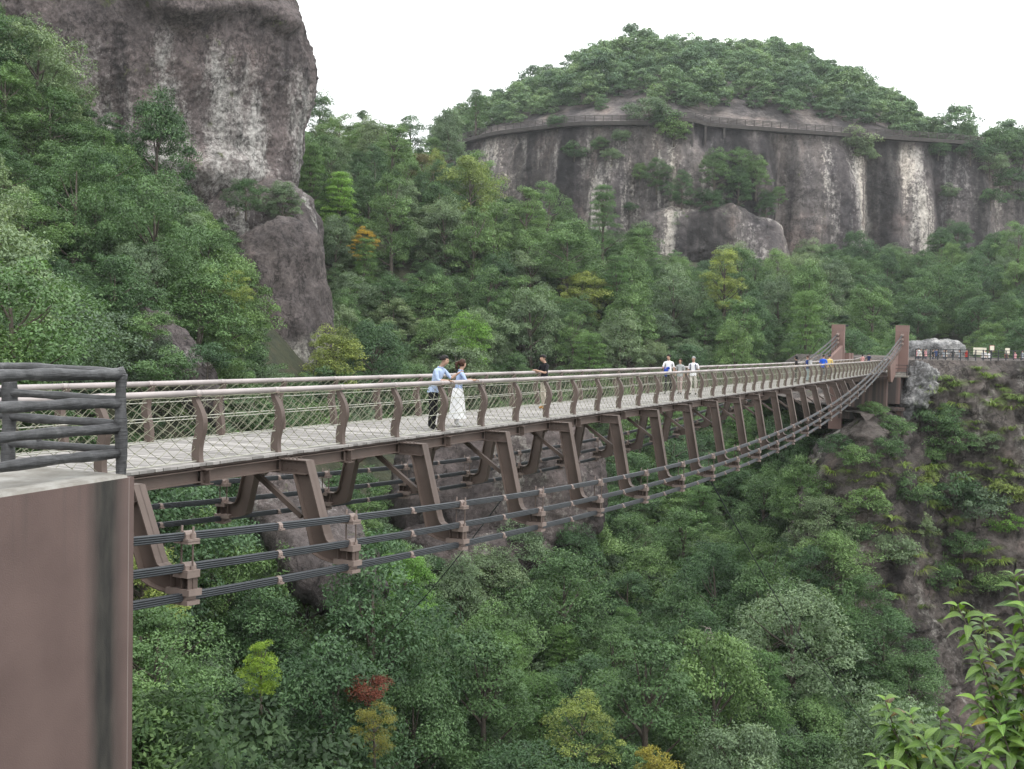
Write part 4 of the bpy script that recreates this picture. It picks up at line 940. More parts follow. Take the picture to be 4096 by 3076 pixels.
for q in ((112.6, BY-2.5), (112.6, BY-3.9), (114.6, BY-3.9), (116.6, BY-3.9)):
    mb = MB(); mb.box(L2(q[0], q[1], .25), (.08, .08, 1.1)); mb.build('balcony_post', M['fence_iron'], bridge)
for sgn, cy in ((1, NEARV-CAB_O+.42), (-1, FARV+CAB_O-.42)):
    mb = MB(); poly = [(107.3-BX, ctop(107.3)-1.15)]+[(u-BX, ctop(u)-.85-.28) for u in np.linspace(108.5, 115, 6)]+[(115-BX, .4), (110-BX, -.9), (108.6-BX, -.75)]
    mb.prism(poly, 'y', cy-BY-.14, cy-BY+.14); mb.build('cheek_wall', M['tower'], bridge)
    for q in np.linspace(107, 114.3, 6):
        mb = MB(); zz = ctop(q); yy = cy-sgn*.42-BY
        mb.tube([(q-BX, yy, zz-.9), (q-BX+.02, yy, zz-1.25), (q-BX+.12, yy+sgn*.2, zz-1.6), (q-BX+.1, yy+sgn*.42, zz-1.75)], .045, 6); mb.build('cable_bracket', M['steel_pink'], bridge)
# railing on the approach beyond the towers
for side, v in ((1, NEARV), (-1, FARV)):
    for k in range(12):
        u = 116.2+k*BS; vv = v+.16*(u-116)*.55
        link('railing_post', POSTM[side], bridge, M['steel'], L2(u, vv, deckz(u)))
        link('handrail', rail_me, bridge, M['rail'], L2(u, vv+side*.055, deckz(u)+1.124), (0, 0, .088)); link('cable_net', NETM[k % 4], bridge, M['net'], L2(u, vv, deckz(u)), (0, 0, .088), (1, side, 1))
mb = MB(); mb.box(L2(128, BY+.8, -.2), (27, 6.5, .5), Matrix.Rotation(.088, 3, 'Z')); mb.build('approach_slab', M['ledge'], bridge)
for uu, vv in ((117.6, FARV+.9), (119.8, FARV+.9)):
    mb = MB(); mb.box(L2(uu, vv, .9), (1.1, .5, 1.8)); mb.build('parapet_block', M['tower'], bridge)
mb = MB(); mb.tube([L2(115.8, FARV+CAB_O+.5, 4.5), L2(116.0, FARV+CAB_O-.35, 4.6)], .03, 6); mb.box(L2(115.95, FARV+CAB_O-.75, 4.62), (.35, .2, .2), Matrix.Rotation(.3, 3, 'Z')); mb.tube([L2(115.9, FARV+CAB_O-.75, 4.62), L2(115.7, FARV+CAB_O-.8, 4.6)], .11, 8); mb.build('camera_housing', M['fence_iron'], bridge)

# ------------------------------------------------------------------ near abutment and its log railing
CA = P(512, 1900, 12.2); CA = np.array([CA[0], CA[1], CA[2]])                       # right end of the top edge
ab = empty('abutment_block', (CA[0], CA[1], CA[2]), PI/2-YAW+.06)
tag(ab, 'brown rendered concrete abutment with black water stain at lower left', 'abutment')
mb = MB(); mb.hexa([(-9, 0, -14), (.10, 0, -14), (.10, 1.9, -14), (-9, 1.9, -14), (-9, 0, -.03), (.10, 0, -.03), (.10, 1.9, -.03), (-9, 1.9, -.03)]); mb.build('wall', M['abut'], ab)
mb = MB(); n_ = 30
top = [(-9+9.03*i/n_, .012, .0) for i in range(n_+1)]
mb.hexa([(-9, .006, -.03), (-.0, .006, -.03), (-.0, 1.85, -.03), (-9, 1.85, -.03), (-9, .02, .0), (-.0, .02, .0), (-.0, 1.85, .03), (-9, 1.85, .03)]); mb.build('coping', M['ledge'], ab)
def log(mb, a, b, r, seed, knots=1, n=26):
    rr = random.Random(seed); a, b = Vector(a), Vector(b); L = (b-a).length
    ph = [rr.uniform(0, 6) for _ in range(4)]; path, rad = [], []
    for i in range(n):
        t = i/(n-1); p = a.lerp(b, t)+Vector((.008*math.sin(5*t*L+ph[0]), .008*math.cos(4*t*L+ph[1]), .007*math.sin(3.4*t*L+ph[2])))
        path.append(p); rad.append(r*(1+.10*math.sin(7*t*L+ph[3])+rr.uniform(-.06, .06)))
    mb.tube(path, rad, 12)
    for _ in range(knots):
        t = rr.uniform(.2, .8); p = a.lerp(b, t); d = Vector((rr.uniform(-.3, .3), rr.uniform(-.4, .0), 1)).normalized(); mb.tube([p, p+d*(r+.02), p+d*(r+.05)], [r*.8, r*.62, r*.45], 8)
cP = lambda px, py, d: Vector(P(px, py, d))
rail_e = empty('log_railing', P(484, 1893, 12.35)); tag(rail_e, 'dark grey railing of concrete logs on the abutment at left', 'railing')
org = Vector(rail_e.location)
def lpart(name, segs):
    mb = MB()
    for a, b, r, sd, kn in segs: log(mb, a-org, b-org, r, sd, kn)
    return mb.build(name, M['log'], rail_e, True)
z1 = 3.6867
yR = [205, 640, 995, 1365]; yL = [235, 690, 1150, 1580]
DL = 10.75
for i in range(4):
    a = cP(478, 1440+yR[i]/z1, 12.35); b = cP(0, 1440+yL[i]/z1, DL); b2 = a+(b-a)*2.2
    lpart('front_bar', [(a, b2, .064 if i == 0 else .058, 10+i, 1 if i == 3 else 0)])
yRb = [185, 585, 960, 1335]; yLb = [100, 490, 830, 1225]
for i in range(4):
    a = cP(482, 1440+yRb[i]/z1, 12.4); b = cP(54, 1440+yLb[i]/z1, 12.85); b2 = a+(b-a)*1.9
    lpart('back_bar', [(a, b2, .052 if i == 0 else .05, 20+i, 1 if i == 3 else 0)])
a, b = cP(487, 1440+205/z1, 12.35), cP(482, 1898, 12.35); lpart('corner_post', [(b-Vector((0, 0, .05)), a, .066, 31, 0)])
mb = MB(); mb.tube([Vector(cP(487, 1440+205/z1, 12.35)-org)+Vector((0, 0, -.03)), Vector(cP(487, 1440+205/z1, 12.35)-org)+Vector((-.015, 0, .03)), Vector(cP(482, 1440+205/z1, 12.34)-org)+Vector((-.05, -.02, .004))], [.066, .066, .058], 12); mb.build('corner_knuckle', M['log'], rail_e, True)
p = cP(36, 1440+150/z1, 12.87); lpart('back_post', [(Vector((p.x, p.y, org.z-.1)), p, .082, 33, 0)])

# ------------------------------------------------------------------ walkway along the far brink
def walkway():
    px, dep, base, nrm, arc, v = CLIFF
    i0, i1 = np.searchsorted(px, 1792), np.searchsorted(px, 3905)
    sel = range(i0, i1); root = empty('cliff_walkway', base[i0]+np.array([0, 0, ZW])); tag(root, 'dark timber walkway with fence hugging the brink of the far cliff', 'walkway')
    o = Vector(root.location)
    def pt(i, out, z): return Vector(base[i]+nrm[i]*out)+Vector((0, 0, z))-o
    zz = lambda i: ZW+.25+.5*math.exp(-((px[i]-2720)/60)**2)
    step = 2; idx = list(range(i0, i1, step))
    outw = lambda i: 2.2+1.3*math.exp(-((px[i]-2715)/75)**6)
    mb = MB()
    for a, b in zip(idx[:-1], idx[1:]):
        mb.hexa([pt(a, outw(a), zz(a)-.95), pt(b, outw(b), zz(b)-.95), pt(b, -1.5, zz(b)-.95), pt(a, -1.5, zz(a)-.95), pt(a, outw(a)+.15, zz(a)), pt(b, outw(b)+.15, zz(b)), pt(b, -1.5, zz(b)), pt(a, -1.5, zz(a))])
    mb.build('walkway_deck', M['timber'], root)
    for h in (.35, .7, 1.05, 1.4):
        mb = MB(); mb.tube([pt(i, outw(i), zz(i)+h) for i in idx], .095, 5); mb.build('fence_rail', M['timber'], root)
    mb = MB(); mb.box((0, 0, .72), (.2, .2, 1.45)); pm = mb.mesh('fence_post', M['timber'])
    last = -9
    for i in sel:
        if arc[i]-last > 2.2: last = arc[i]; link('fence_post', pm, root, M['timber'], pt(i, outw(i), zz(i)))
    for x, d in ((2648, 5), (2712, 4.5), (2738, 6.5), (2795, 6.5), (2868, 3.)):
        i = int(np.searchsorted(px, x)); mb = MB(); mb.box((0, 0, -d/2), (.45, .45, d)); mb.build('support_post', M['timber'], root, False, pt(i, outw(i)-.35, zz(i)-.5))
walkway()
# lamp posts / camera mast on the walkway
# guy wires down to the gorge
def wire(pa, pb, label):
    a, b = Vector(pa), Vector(pb); mb = MB(); mb.tube([(a.lerp(b, t)-a)+Vector((0, 0, -1.2*math.sin(PI*t)))*.6 for t in np.linspace(0, 1, 14)], .022, 5)
    tag(mb.build('guy_wire', M['cable'], None, False, a), label, 'wire')
wire(W(BU0+13*BS, NEARV-CAB_O, ctop(BU0+13*BS)-.95), P(3490, 2930, 60), 'thin dark guy wire slanting right from the near cables into the gorge')
wire(W(BU0+11*BS, FARV+CAB_O, ctop(BU0+11*BS)-.95), P(1420, 2640, 62), 'thin dark guy wire slanting left across the pebbly buttress')
# ------------------------------------------------------------------ people
_pm = {}
def cloth(col, rough=.8, var=.12):
    k = tuple(col)
    if k not in _pm: _pm[k] = simple('cloth_%d' % len(_pm), col, rough, var, 14., spec=.2)
    return _pm[k]
def body_mesh(J, E_, Rd, rules, mats, sub=2):
    """one continuous skin over a skeleton; rules: f(centre) -> material index"""
    names = list(J); me = bpy.data.meshes.new('body'); me.from_pydata([J[n] for n in names], [(names.index(a), names.index(b)) for a, b in E_], [])
    ob = bpy.data.objects.new('tmp', me); COL.objects.link(ob)
    sk = ob.modifiers.new('s', 'SKIN'); sk.use_smooth_shade = True
    if not me.skin_vertices: 
        bpy.context.view_layer.objects.active = ob
    lay = me.skin_vertices[0] if len(me.skin_vertices) else None
    if lay is None: raise RuntimeError('no skin layer')
    for i, n in enumerate(names):
        r = Rd[n]; lay.data[i].radius = r if hasattr(r, '__len__') else (r, r); lay.data[i].use_root = (n == 'pelvis')
    sb = ob.modifiers.new('d', 'SUBSURF'); sb.levels = sub; sb.render_levels = sub
    dg = bpy.context.evaluated_depsgraph_get(); m2 = bpy.data.meshes.new_from_object(ob.evaluated_get(dg))
    bpy.data.objects.remove(ob); bpy.data.meshes.remove(me)
    m2.name = 'body'; m2.materials.clear()
    for m in mats: m2.materials.append(m)
    for p in m2.polygons: p.material_index = rules(p.center); p.use_smooth = True
    return m2
def person(pos, face, label, shirt, trousers, H=1.70, skin=(.42, .27, .20), hair=(.012, .010, .010), shoes=(.03, .03, .03), armL='down', armR='down', lean=0., step=0., sleeve=.42, hair_style='short', skirt=None, group=None, detail=1, head_down=0., turn=0., female=False, bag=None, cap=None, hood=False, phone=False):
    """local +Y is the way the person faces, +X the right hand"""
    k = H/1.72; e = empty('person', pos, math.atan2(face[1], face[0])-PI/2); e.scale = (k, k, k); tag(e, label, 'person', group)
    ly = lambda z: lean*max(0, z-.9)                                    # forward lean above the hips
    sw = .165 if female else .185
    J, R, E_ = {}, {}, []
    def j(n, p, r, par=None):
        J[n] = p; R[n] = r
        if par: E_.append((par, n))
    j('pelvis', (0, 0, .95), (.135, .105)); j('spine', (0, ly(1.12), 1.12), (.118 if female else .132, .095), 'pelvis'); j('chest', (0, ly(1.32), 1.32), (.14 if female else .16, .105), 'spine')
    j('nb', (0, ly(1.45)+.005, 1.45), (.062, .058), 'chest'); j('neck', (0, ly(1.52)+.015, 1.515), (.047, .05), 'nb')
    hy = ly(1.6)+.03+head_down*.05; j('jaw', (0, hy+.012, 1.572-head_down*.01), (.064, .076), 'neck'); j('face', (0, hy, 1.645-head_down*.015), (.080, .097), 'jaw'); j('crown', (0, hy-.012, 1.71-head_down*.02), (.062, .076), 'face')
    j('nose', (math.sin(turn)*.10, hy+.098*math.cos(turn), 1.628-head_down*.02), (.012, .014), 'face')
    for s, nm, arm in ((-1, 'L', armL), (1, 'R', armR)):
        st = step*s
        j('hip'+nm, (s*.085, 0, .89), (.088, .088), 'pelvis'); j('knee'+nm, (s*.09, .02+st*.55, .49), (.062, .066), 'hip'+nm); j('ank'+nm, (s*.09, -.03+st, .085), (.046, .05), 'knee'+nm); j('toe'+nm, (s*.10, .13+st, .035), (.042, .032), 'ank'+nm)
        sh = (s*sw, ly(1.41), 1.405); j('sh'+nm, sh, (.058, .058), 'chest')
        if arm == 'down': el, wr = (s*(sw+.05), ly(1.15)-.03+st*.1, 1.14), (s*(sw+.06), .06+ly(1.)+st*.2, .91)
        else: el, wr = arm
        j('el'+nm, el, (.042, .042), 'sh'+nm); j('wr'+nm, wr, (.028, .026), 'el'+nm)
        d = (Vector(wr)-Vector(el)).normalized(); pal = Vector(wr)+d*.06; j('palm'+nm, tuple(pal), (.036, .018), 'wr'+nm)
        if detail > 1:
            sd = d.cross(Vector((0, 0, 1))); sd = sd.normalized() if sd.length > .2 else Vector((1, 0, 0)); dn = sd.cross(d).normalized()
            if dn.z > 0: dn = -dn
            for q, (o, L) in enumerate(((-.028, .062), (-.010, .074), (.010, .070), (.027, .055))):
                a = pal+sd*o+d*.035; b = a+d*L*.55+dn*L*.25; j(f'f{q}a{nm}', tuple(a), .009, 'palm'+nm); j(f'f{q}b{nm}', tuple(b), .0085, f'f{q}a{nm}'); j(f'f{q}c{nm}', tuple(b+d*L*.25+dn*L*.4), .007, f'f{q}b{nm}')
            a = pal-d*.02-sd*.045*s; j('th'+nm, tuple(a+dn*.01), .011, 'palm'+nm); j('tt'+nm, tuple(a+d*.045-sd*.012*s+dn*.02), .009, 'th'+nm)
    arms = [(Vector(J['sh'+n]), Vector(J['el'+n]), Vector(J['wr'+n])) for n in 'LR']
    def rules(c):
        c = Vector(c)
        for a, b, w in arms:                                           # arm: sleeve then skin
            l1, l2 = (b-a).length, (w-b).length; best = 9
            for p, q, base, ln in ((a, b, 0, l1), (b, w+(w-b).normalized()*.2, l1, l2+.2)):
                t = max(0, min(1, (c-p).dot(q-p)/(q-p).length_squared)); dd = (c-p.lerp(q, t)).length
                if dd < best: best = dd; pos_ = base+t*(q-p).length
            if best < .075 and pos_ > .09 and (abs(c.x) > sw*.8 or c.y > ly(c.z)+.13): return 0 if pos_ < (l1+l2)*sleeve else 1
        if c.z > 1.475+abs(c.x)*.0: return 1
        if c.z > .93: return 0
        if c.z < .10: return 3
        return 2
    mats = [cloth(shirt), cloth(skin, .55, .06), cloth(trousers), cloth(shoes)]
    link('body', body_mesh(J, E_, R, rules, mats, 2 if detail > 0 else 1), e)
    # hair: a shell over the back and top of the head
    hc = Vector((0, hy-.008, 1.655-head_down*.016)); n1_, n2_ = 18, 12; vs = []
    def shell(nm, mat, sx, sy, sz, keep_, off=(0, 0, 0)):
        import bmesh
        bm = bmesh.new(); bmesh.ops.create_uvsphere(bm, u_segments=20, v_segments=14, radius=1)
        for v in bm.verts: v.co = Vector((v.co.x*sx, v.co.y*sy, v.co.z*sz))
        bmesh.ops.delete(bm, geom=[f for f in bm.faces if not keep_(f.calc_center_median())], context='FACES')
        m = bpy.data.meshes.new(nm); bm.to_mesh(m); bm.free(); m.materials.append(mat); m.polygons.foreach_set('use_smooth', [True]*len(m.polygons))
        o = link(nm, m, e, mat, hc+Vector(off), (-.25*head_down, 0, -turn)); md = o.modifiers.new('thick', 'SOLIDIFY'); md.thickness = .012; return o
    hm = cloth(hair, .5)
    low = -.085 if female else -.03
    if hair_style != 'none': shell('hair', hm, .094, .115, .110, lambda c: c.z > .045 or (c.y < .01 and c.z > low) or (c.y < .045 and c.z > .0))
    if hair_style == 'pony':
        mb = MB(); mb.tube([hc+Vector((0, -.10, .03)), hc+Vector((0, -.15, .0)), hc+Vector((0, -.155, -.09)), hc+Vector((0, -.13, -.19))], [.03, .042, .036, .01], 8); mb.build('ponytail', hm, e, True)
    if hair_style == 'long':
        mb = MB(); mb.tube([hc+Vector((0, -.05, .05)), hc+Vector((0, -.08, -.06)), hc+Vector((0, -.085, -.18)), hc+Vector((0, -.07, -.27))], [.075, .09, .085, .04], 10); mb.build('hair_length', hm, e, True)
    if hood: shell('hood', cloth(shirt), .11, .128, .126, lambda c: c.z > .06 or c.y < .03)
    if cap:
        shell('cap', cloth(cap), .100, .121, .115, lambda c: c.z > .03); mb = MB(); mb.box(hc+Vector((0, .13, .035)), (.13, .10, .012)); mb.build('cap_visor', cloth(cap), e)
    if detail > 0:
        for s in (-1, 1):
            a = turn+s*.42; mb = MB(); mb.tube([hc+Vector((math.sin(a)*.083, math.cos(a)*.093, -.012)), hc+Vector((math.sin(a)*.092, math.cos(a)*.103, -.012))], [.011, .007], 8); mb.build('eye', cloth((.015, .012, .012), .3), e)
            a = turn+s*1.62; mb = MB(); mb.tube([hc+Vector((math.sin(a)*.072, math.cos(a)*.07-.005, -.045)), hc+Vector((math.sin(a)*.086, math.cos(a)*.07-.012, -.015)), hc+Vector((math.sin(a)*.078, math.cos(a)*.07-.005, .012))], [.010, .016, .010], 8); mb.build('ear', cloth(skin, .55, .06), e, True)
        a = turn; mb = MB(); mb.box(hc+Vector((math.sin(a)*.085, math.cos(a)*.093, -.078)), (.045, .016, .009), Matrix.Rotation(-a, 3, 'Z')); mb.build('mouth', cloth((.30, .12, .10), .5), e)
        mb = MB(); mb.tube([Vector((.068*math.cos(q), ly(1.455)+.004+.064*math.sin(q), 1.468+.012*math.sin(q+PI))) for q in np.linspace(0, 2*PI, 15)], .012, 6); mb.build('collar', cloth(shirt), e, True)
    if skirt:
        mb = MB(); na = 40; ring = []
        for z, r in ((1.0, .145), (.93, .168), (.75, .195), (.5, .225), (.22, .265)):
            b = len(mb.v); amp = .02*(1.02-z)
            for q in range(na):
                a = 2*PI*q/na; rr = r+amp*math.sin(q*PI*.8); mb.v.append((rr*math.cos(a), rr*.85*math.sin(a), z))
            ring.append(b)
        for x, y in zip(ring[:-1], ring[1:]):
            for q in range(na): q2 = (q+1) % na; mb.f.append((x+q, x+q2, y+q2, y+q))
        mb.build('skirt', cloth(skirt), e, True)
    else:                                                              # loose shirt tail
        mb = MB(); na = 24; ring = []
        for z, r in ((1.05, .138), (.97, .152), (.88, .162)):
            b = len(mb.v)
            for q in range(na): a = 2*PI*q/na; mb.v.append(((r+.006*math.sin(5*a))*math.cos(a), ly(z)+r*.82*math.sin(a), z+.008*math.sin(3*a)))
            ring.append(b)
        for x, y in zip(ring[:-1], ring[1:]):
            for q in range(na): q2 = (q+1) % na; mb.f.append((x+q, x+q2, y+q2, y+q))
        mb.build('shirt_hem', cloth(shirt), e, True)
    if bag:
        kind, col = bag
        if kind == 'pack':
            mb = MB(); mb.box((0, ly(1.25)-.185, 1.24), (.27, .15, .38)); mb.box((0, ly(1.25)-.27, 1.16), (.2, .05, .18)); b = mb.build('backpack', cloth(col), e)
            bv = b.modifiers.new('b', 'BEVEL'); bv.width = .04; bv.segments = 3
        for s in (-1, 1):
            if kind in ('pack', 'straps'):
                mb = MB(); mb.tube([(s*.11, ly(1.25)-.11, 1.40), (s*.115, ly(1.45)-.02, 1.462), (s*.115, ly(1.38)+.125, 1.36), (s*.125, ly(1.2)+.128, 1.2), (s*.15, ly(1.1)+.04, 1.08)], .02, 6); mb.build('bag_strap', cloth(col if kind == 'straps' else (.03, .035, .06)), e, True)
        if kind == 'shoulder':
            mb = MB(); mb.tube([(.15, ly(1.4), 1.47), (.02, ly(1.2)+.13, 1.25), (-.19, .06, .93)], .009, 6); mb.box((-.21, .05, .86), (.08, .2, .16)); mb.build('shoulder_bag', cloth(col), e)
        if kind == 'jacket':
            mb = MB(); mb.tube([(-.08, .17, 1.16), (.05, .2, 1.13), (.16, .16, 1.15)], .055, 8); mb.tube([(.06, .2, 1.13), (.08, .22, .95), (.09, .2, .78)], [.09, .10, .06], 8); mb.build('carried_jacket', cloth(col), e, True)
    if phone:
        mb = MB(); mb.box((.0, .36, 1.27), (.075, .012, .15), Matrix.Rotation(.7, 3, 'X')); mb.build('phone', cloth((.012, .012, .014), .25), e)
    return e
def deck_at(px, py):
    r = ray(px, py)
    for t in np.arange(8, 140, .02):
        q = np.array([0, 0, CAMZ])+r*t
        if q[2] <= deckz(q@U): return q
    return q
def on_deck(px, py, vmin=NEARV+.3, vmax=FARV-.3):
    q = deck_at(px, py); u, v = q@U, q@V; v = max(vmin, min(vmax, v)); return W(u, v, deckz(u)), u, v
nV, nU = -V, -U
p, u_, v_ = on_deck(1730, 1707)
railo = NEARV+.055
d1 = .40
def u_at(px, v):
    us = np.linspace(10, 60, 5001); xs = np.array([pix(W(u, v, 1.2))[0] for u in us[::10]]); return float(np.interp(px, xs, us[::10]))
u_ = u_at(1733, railo+d1); posM = W(u_, railo+d1, deckz(u_))
person(posM, nV, 'man in light blue shirt and black trousers leaning on the near handrail', (.42, .52, .72), (.012, .012, .014), 1.73, shoes=(.012, .012, .012), lean=.34, armL=((-.31, .30, 1.20), (-.36, .44, 1.31)), armR=((.20, .22, 1.17), (.02, .41, 1.155)), sleeve=.6, detail=2, head_down=.4, turn=-.45)
uw = u_at(1832, railo+.36); posW = W(uw, railo+.36, deckz(uw))
person(posW, nV*.75+U*.6, 'woman in pale blue top and long white skirt holding the near handrail', (.36, .45, .68), (.75, .75, .76), 1.63, hair=(.05, .022, .014), shoes=(.7, .7, .7), lean=.12, armL=((-.24, .12, 1.19), (-.06, .30, 1.22)), armR=((.24, .16, 1.20), (.22, .36, 1.22)), sleeve=.62, hair_style='pony', skirt=(.78, .78, .79), female=True, detail=2, turn=-.45, bag=('shoulder', (.20, .09, .05)))
p, u_, v_ = on_deck(2175, 1637)
person(p, nU*.8+V*.55, 'man in black polo shirt and beige trousers looking at his phone', (.014, .014, .017), (.46, .41, .34), 1.74, shoes=(.35, .19, .06), armL=((-.25, .12, 1.16), (-.06, .32, 1.23)), armR=((.26, .12, 1.16), (.06, .32, 1.23)), sleeve=.42, detail=2, head_down=1., phone=True)
p = W(47.5, 14.2, deckz(47.5))
person(p, nU*.9-V*.1, 'young man in white T-shirt carrying a blue jacket on the bridge', (.78, .78, .79), (.015, .015, .02), 1.74, step=.16, detail=1, turn=.7, armR=((.25, .06, 1.14), (.10, .24, 1.14)), bag=('jacket', (.02, .05, .28)))
p = W(47.5, 13.66, deckz(47.5))
person(p, nU, 'older woman in grey top and patterned pinkish trousers walking on the bridge', (.34, .36, .36), (.40, .31, .29), 1.58, step=-.12, female=True, detail=1, hair=(.03, .018, .014))
p = W(47.5, 13.05, deckz(47.5))
person(p, nU, 'grey-haired man in white shirt with backpack straps walking on the bridge', (.80, .80, .82), (.55, .52, .47), 1.68, step=.14, detail=1, hair=(.35, .35, .36), bag=('straps', (.02, .03, .08)))
for px, py, kw in [(3183, 1530, dict(face=V, label='person in black hooded jacket standing at the far handrail', shirt=(.012, .012, .014), trousers=(.02, .02, .025), H=1.66, hood=True)),
                   (3229, 1527, dict(face=V*.8+U*.3, label='person in navy shirt with pale backpack near the far tower', shirt=(.02, .04, .16), trousers=(.25, .33, .36), H=1.7, bag=('pack', (.4, .4, .4)), hair=(.04, .015, .01))),
                   (3312, 1521, dict(face=nU, label='bald person in checked shirt facing the two in blue and yellow', shirt=(.25, .27, .3), trousers=(.05, .05, .06), H=1.75, hair_style='none')),
                   (3325, 1522, dict(face=U, label='broad man in bright blue T-shirt seen from behind', shirt=(.02, .10, .55), trousers=(.05, .06, .1), H=1.76)),
                   (3347, 1518, dict(face=nU, label='person half hidden behind the man in yellow', shirt=(.3, .3, .25), trousers=(.1, .1, .1), H=1.76)),
                   (3362, 1519, dict(face=U, label='man in yellow shirt and dark cap seen from behind', shirt=(.62, .45, .16), trousers=(.2, .18, .15), H=1.74, cap=(.05, .06, .09)))]:
    q, u_, v_ = on_deck(px, py); person(q, kw.pop('face'), kw.pop('label'), kw.pop('shirt'), kw.pop('trousers'), detail=0, **kw)
for px, u_, kw in [(3450, 121.0, dict(label='woman in pink top with ponytail beyond the towers', shirt=(.62, .33, .32), trousers=(.1, .1, .12), H=1.6, hair_style='pony', female=True)), (3475, 122.5, dict(label='man in navy T-shirt and cap beyond the towers', shirt=(.012, .02, .07), trousers=(.1, .1, .1), H=1.7, cap=(.04, .05, .07)))]:
    r = ray(px, 1440); t = u_/(r@U); v_ = (r*t)@V; person(W(u_, v_, .06), U, kw.pop('label'), kw.pop('shirt'), kw.pop('trousers'), detail=0, **kw)

# ------------------------------------------------------------------ plateau: fence, signs, crowd
PZ = 1.35
def plat_edge(px, back):
    i = int(np.clip(np.searchsorted(PLAT[0], px), 0, len(PLAT[0])-1)); q = PLAT[1][149, i]-PLAT[2][i]*back
    # shift along the edge so that it shows at px
    for _ in range(6):
        x, y = pix(q); q = q+np.array([(px-x)/F_PX*q[1], 0, 0])
    return np.array([q[0], q[1], PZ if back < 5 else .75])
fe = empty('plateau_fence', plat_edge(3660, 3.5)); tag(fe, 'dark iron fence along the edge of the plateau', 'fence'); fo = Vector(fe.location)
line = [Vector(plat_edge(x, 3.5))-fo for x in np.linspace(3660, 4250, 40)]
for h in (.25, .5, .75, 1.05):
    mb = MB(); mb.tube([q+Vector((0, 0, h)) for q in line], .03, 5); mb.build('fence_rail', M['fence_iron'], fe)
mb = MB(); mb.box((0, 0, .5), (.09, .09, 1.15)); fp = mb.mesh('fence_post', M['fence_iron'])
for q in line[::2]: link('fence_post', fp, fe, M['fence_iron'], q)
rc = random.Random(4)
pal = [((.75, .75, .75), 'white'), ((.6, .3, .32), 'pink'), ((.02, .02, .02), 'black'), ((.45, .05, .04), 'red'), ((.35, .38, .42), 'grey'), ((.05, .08, .2), 'navy'), ((.55, .55, .5), 'cream')]
spots = [(3664, 12), (3673, 10), (3681, 14), (3696, 15), (3702, 11), (3731, 9), (3745, 16), (3752, 13), (3776, 10), (3783, 12), (3811, 19), (3838, 9), (3866, 11), (3932, 7), (3943, 9), (3957, 7), (4025, 10), (4060, 8), (4089, 8)]
for i, (px, bk) in enumerate(spots):
    col, cn = pal[rc.randrange(7)] if px not in (3932, 3943, 3957) else pal[0]
    if px == 4025: col, cn = pal[3]
    person(plat_edge(px, bk), (rc.uniform(-1, 1), rc.uniform(-1, 1)), f'distant visitor in {cn} among the crowd on the plateau', col, (.08, .08, .1), rc.uniform(1.55, 1.75), detail=0, group=f'visitors in {cn} on the plateau')
def sign(px, back, w, h, z, col, label, post=True):
    p_ = plat_edge(px, back); e = empty('sign_board', p_, 0); tag(e, label, 'sign')
    mb = MB(); mb.box((0, 0, z), (w, .06, h)); mb.build('board', col, e)
    mb = MB(); mb.box((0, -.035, z), (w*.86, .012, h*.84)); mb.build('sheet', M['sign_sheet'], e)
    for s in ((-1, 1) if w > 1 else (0,)):
        mb = MB(); mb.box((s*w*.42, 0, z/2), (.08, .08, z)); mb.build('post', M['fence_iron'], e)
M['sign_sheet'] = simple('sign_sheet_cream', (.68, .64, .52), .6, .08, 2.)
M['sign_frame'] = simple('sign_frame_dark_red', (.22, .05, .04), .6, .15, 2.)
sign(3918, 16, 1.5, .8, 1.55, M['sign_sheet'], 'wide cream notice board behind the plateau fence')
sign(3966, 15, .55, .7, 1.9, M['sign_frame'], 'small dark red sign right of the cream notice board')
sign(4028, 9, .5, .7, 1.6, M['sign_sheet'], 'narrow cream sign beside the visitor in red')

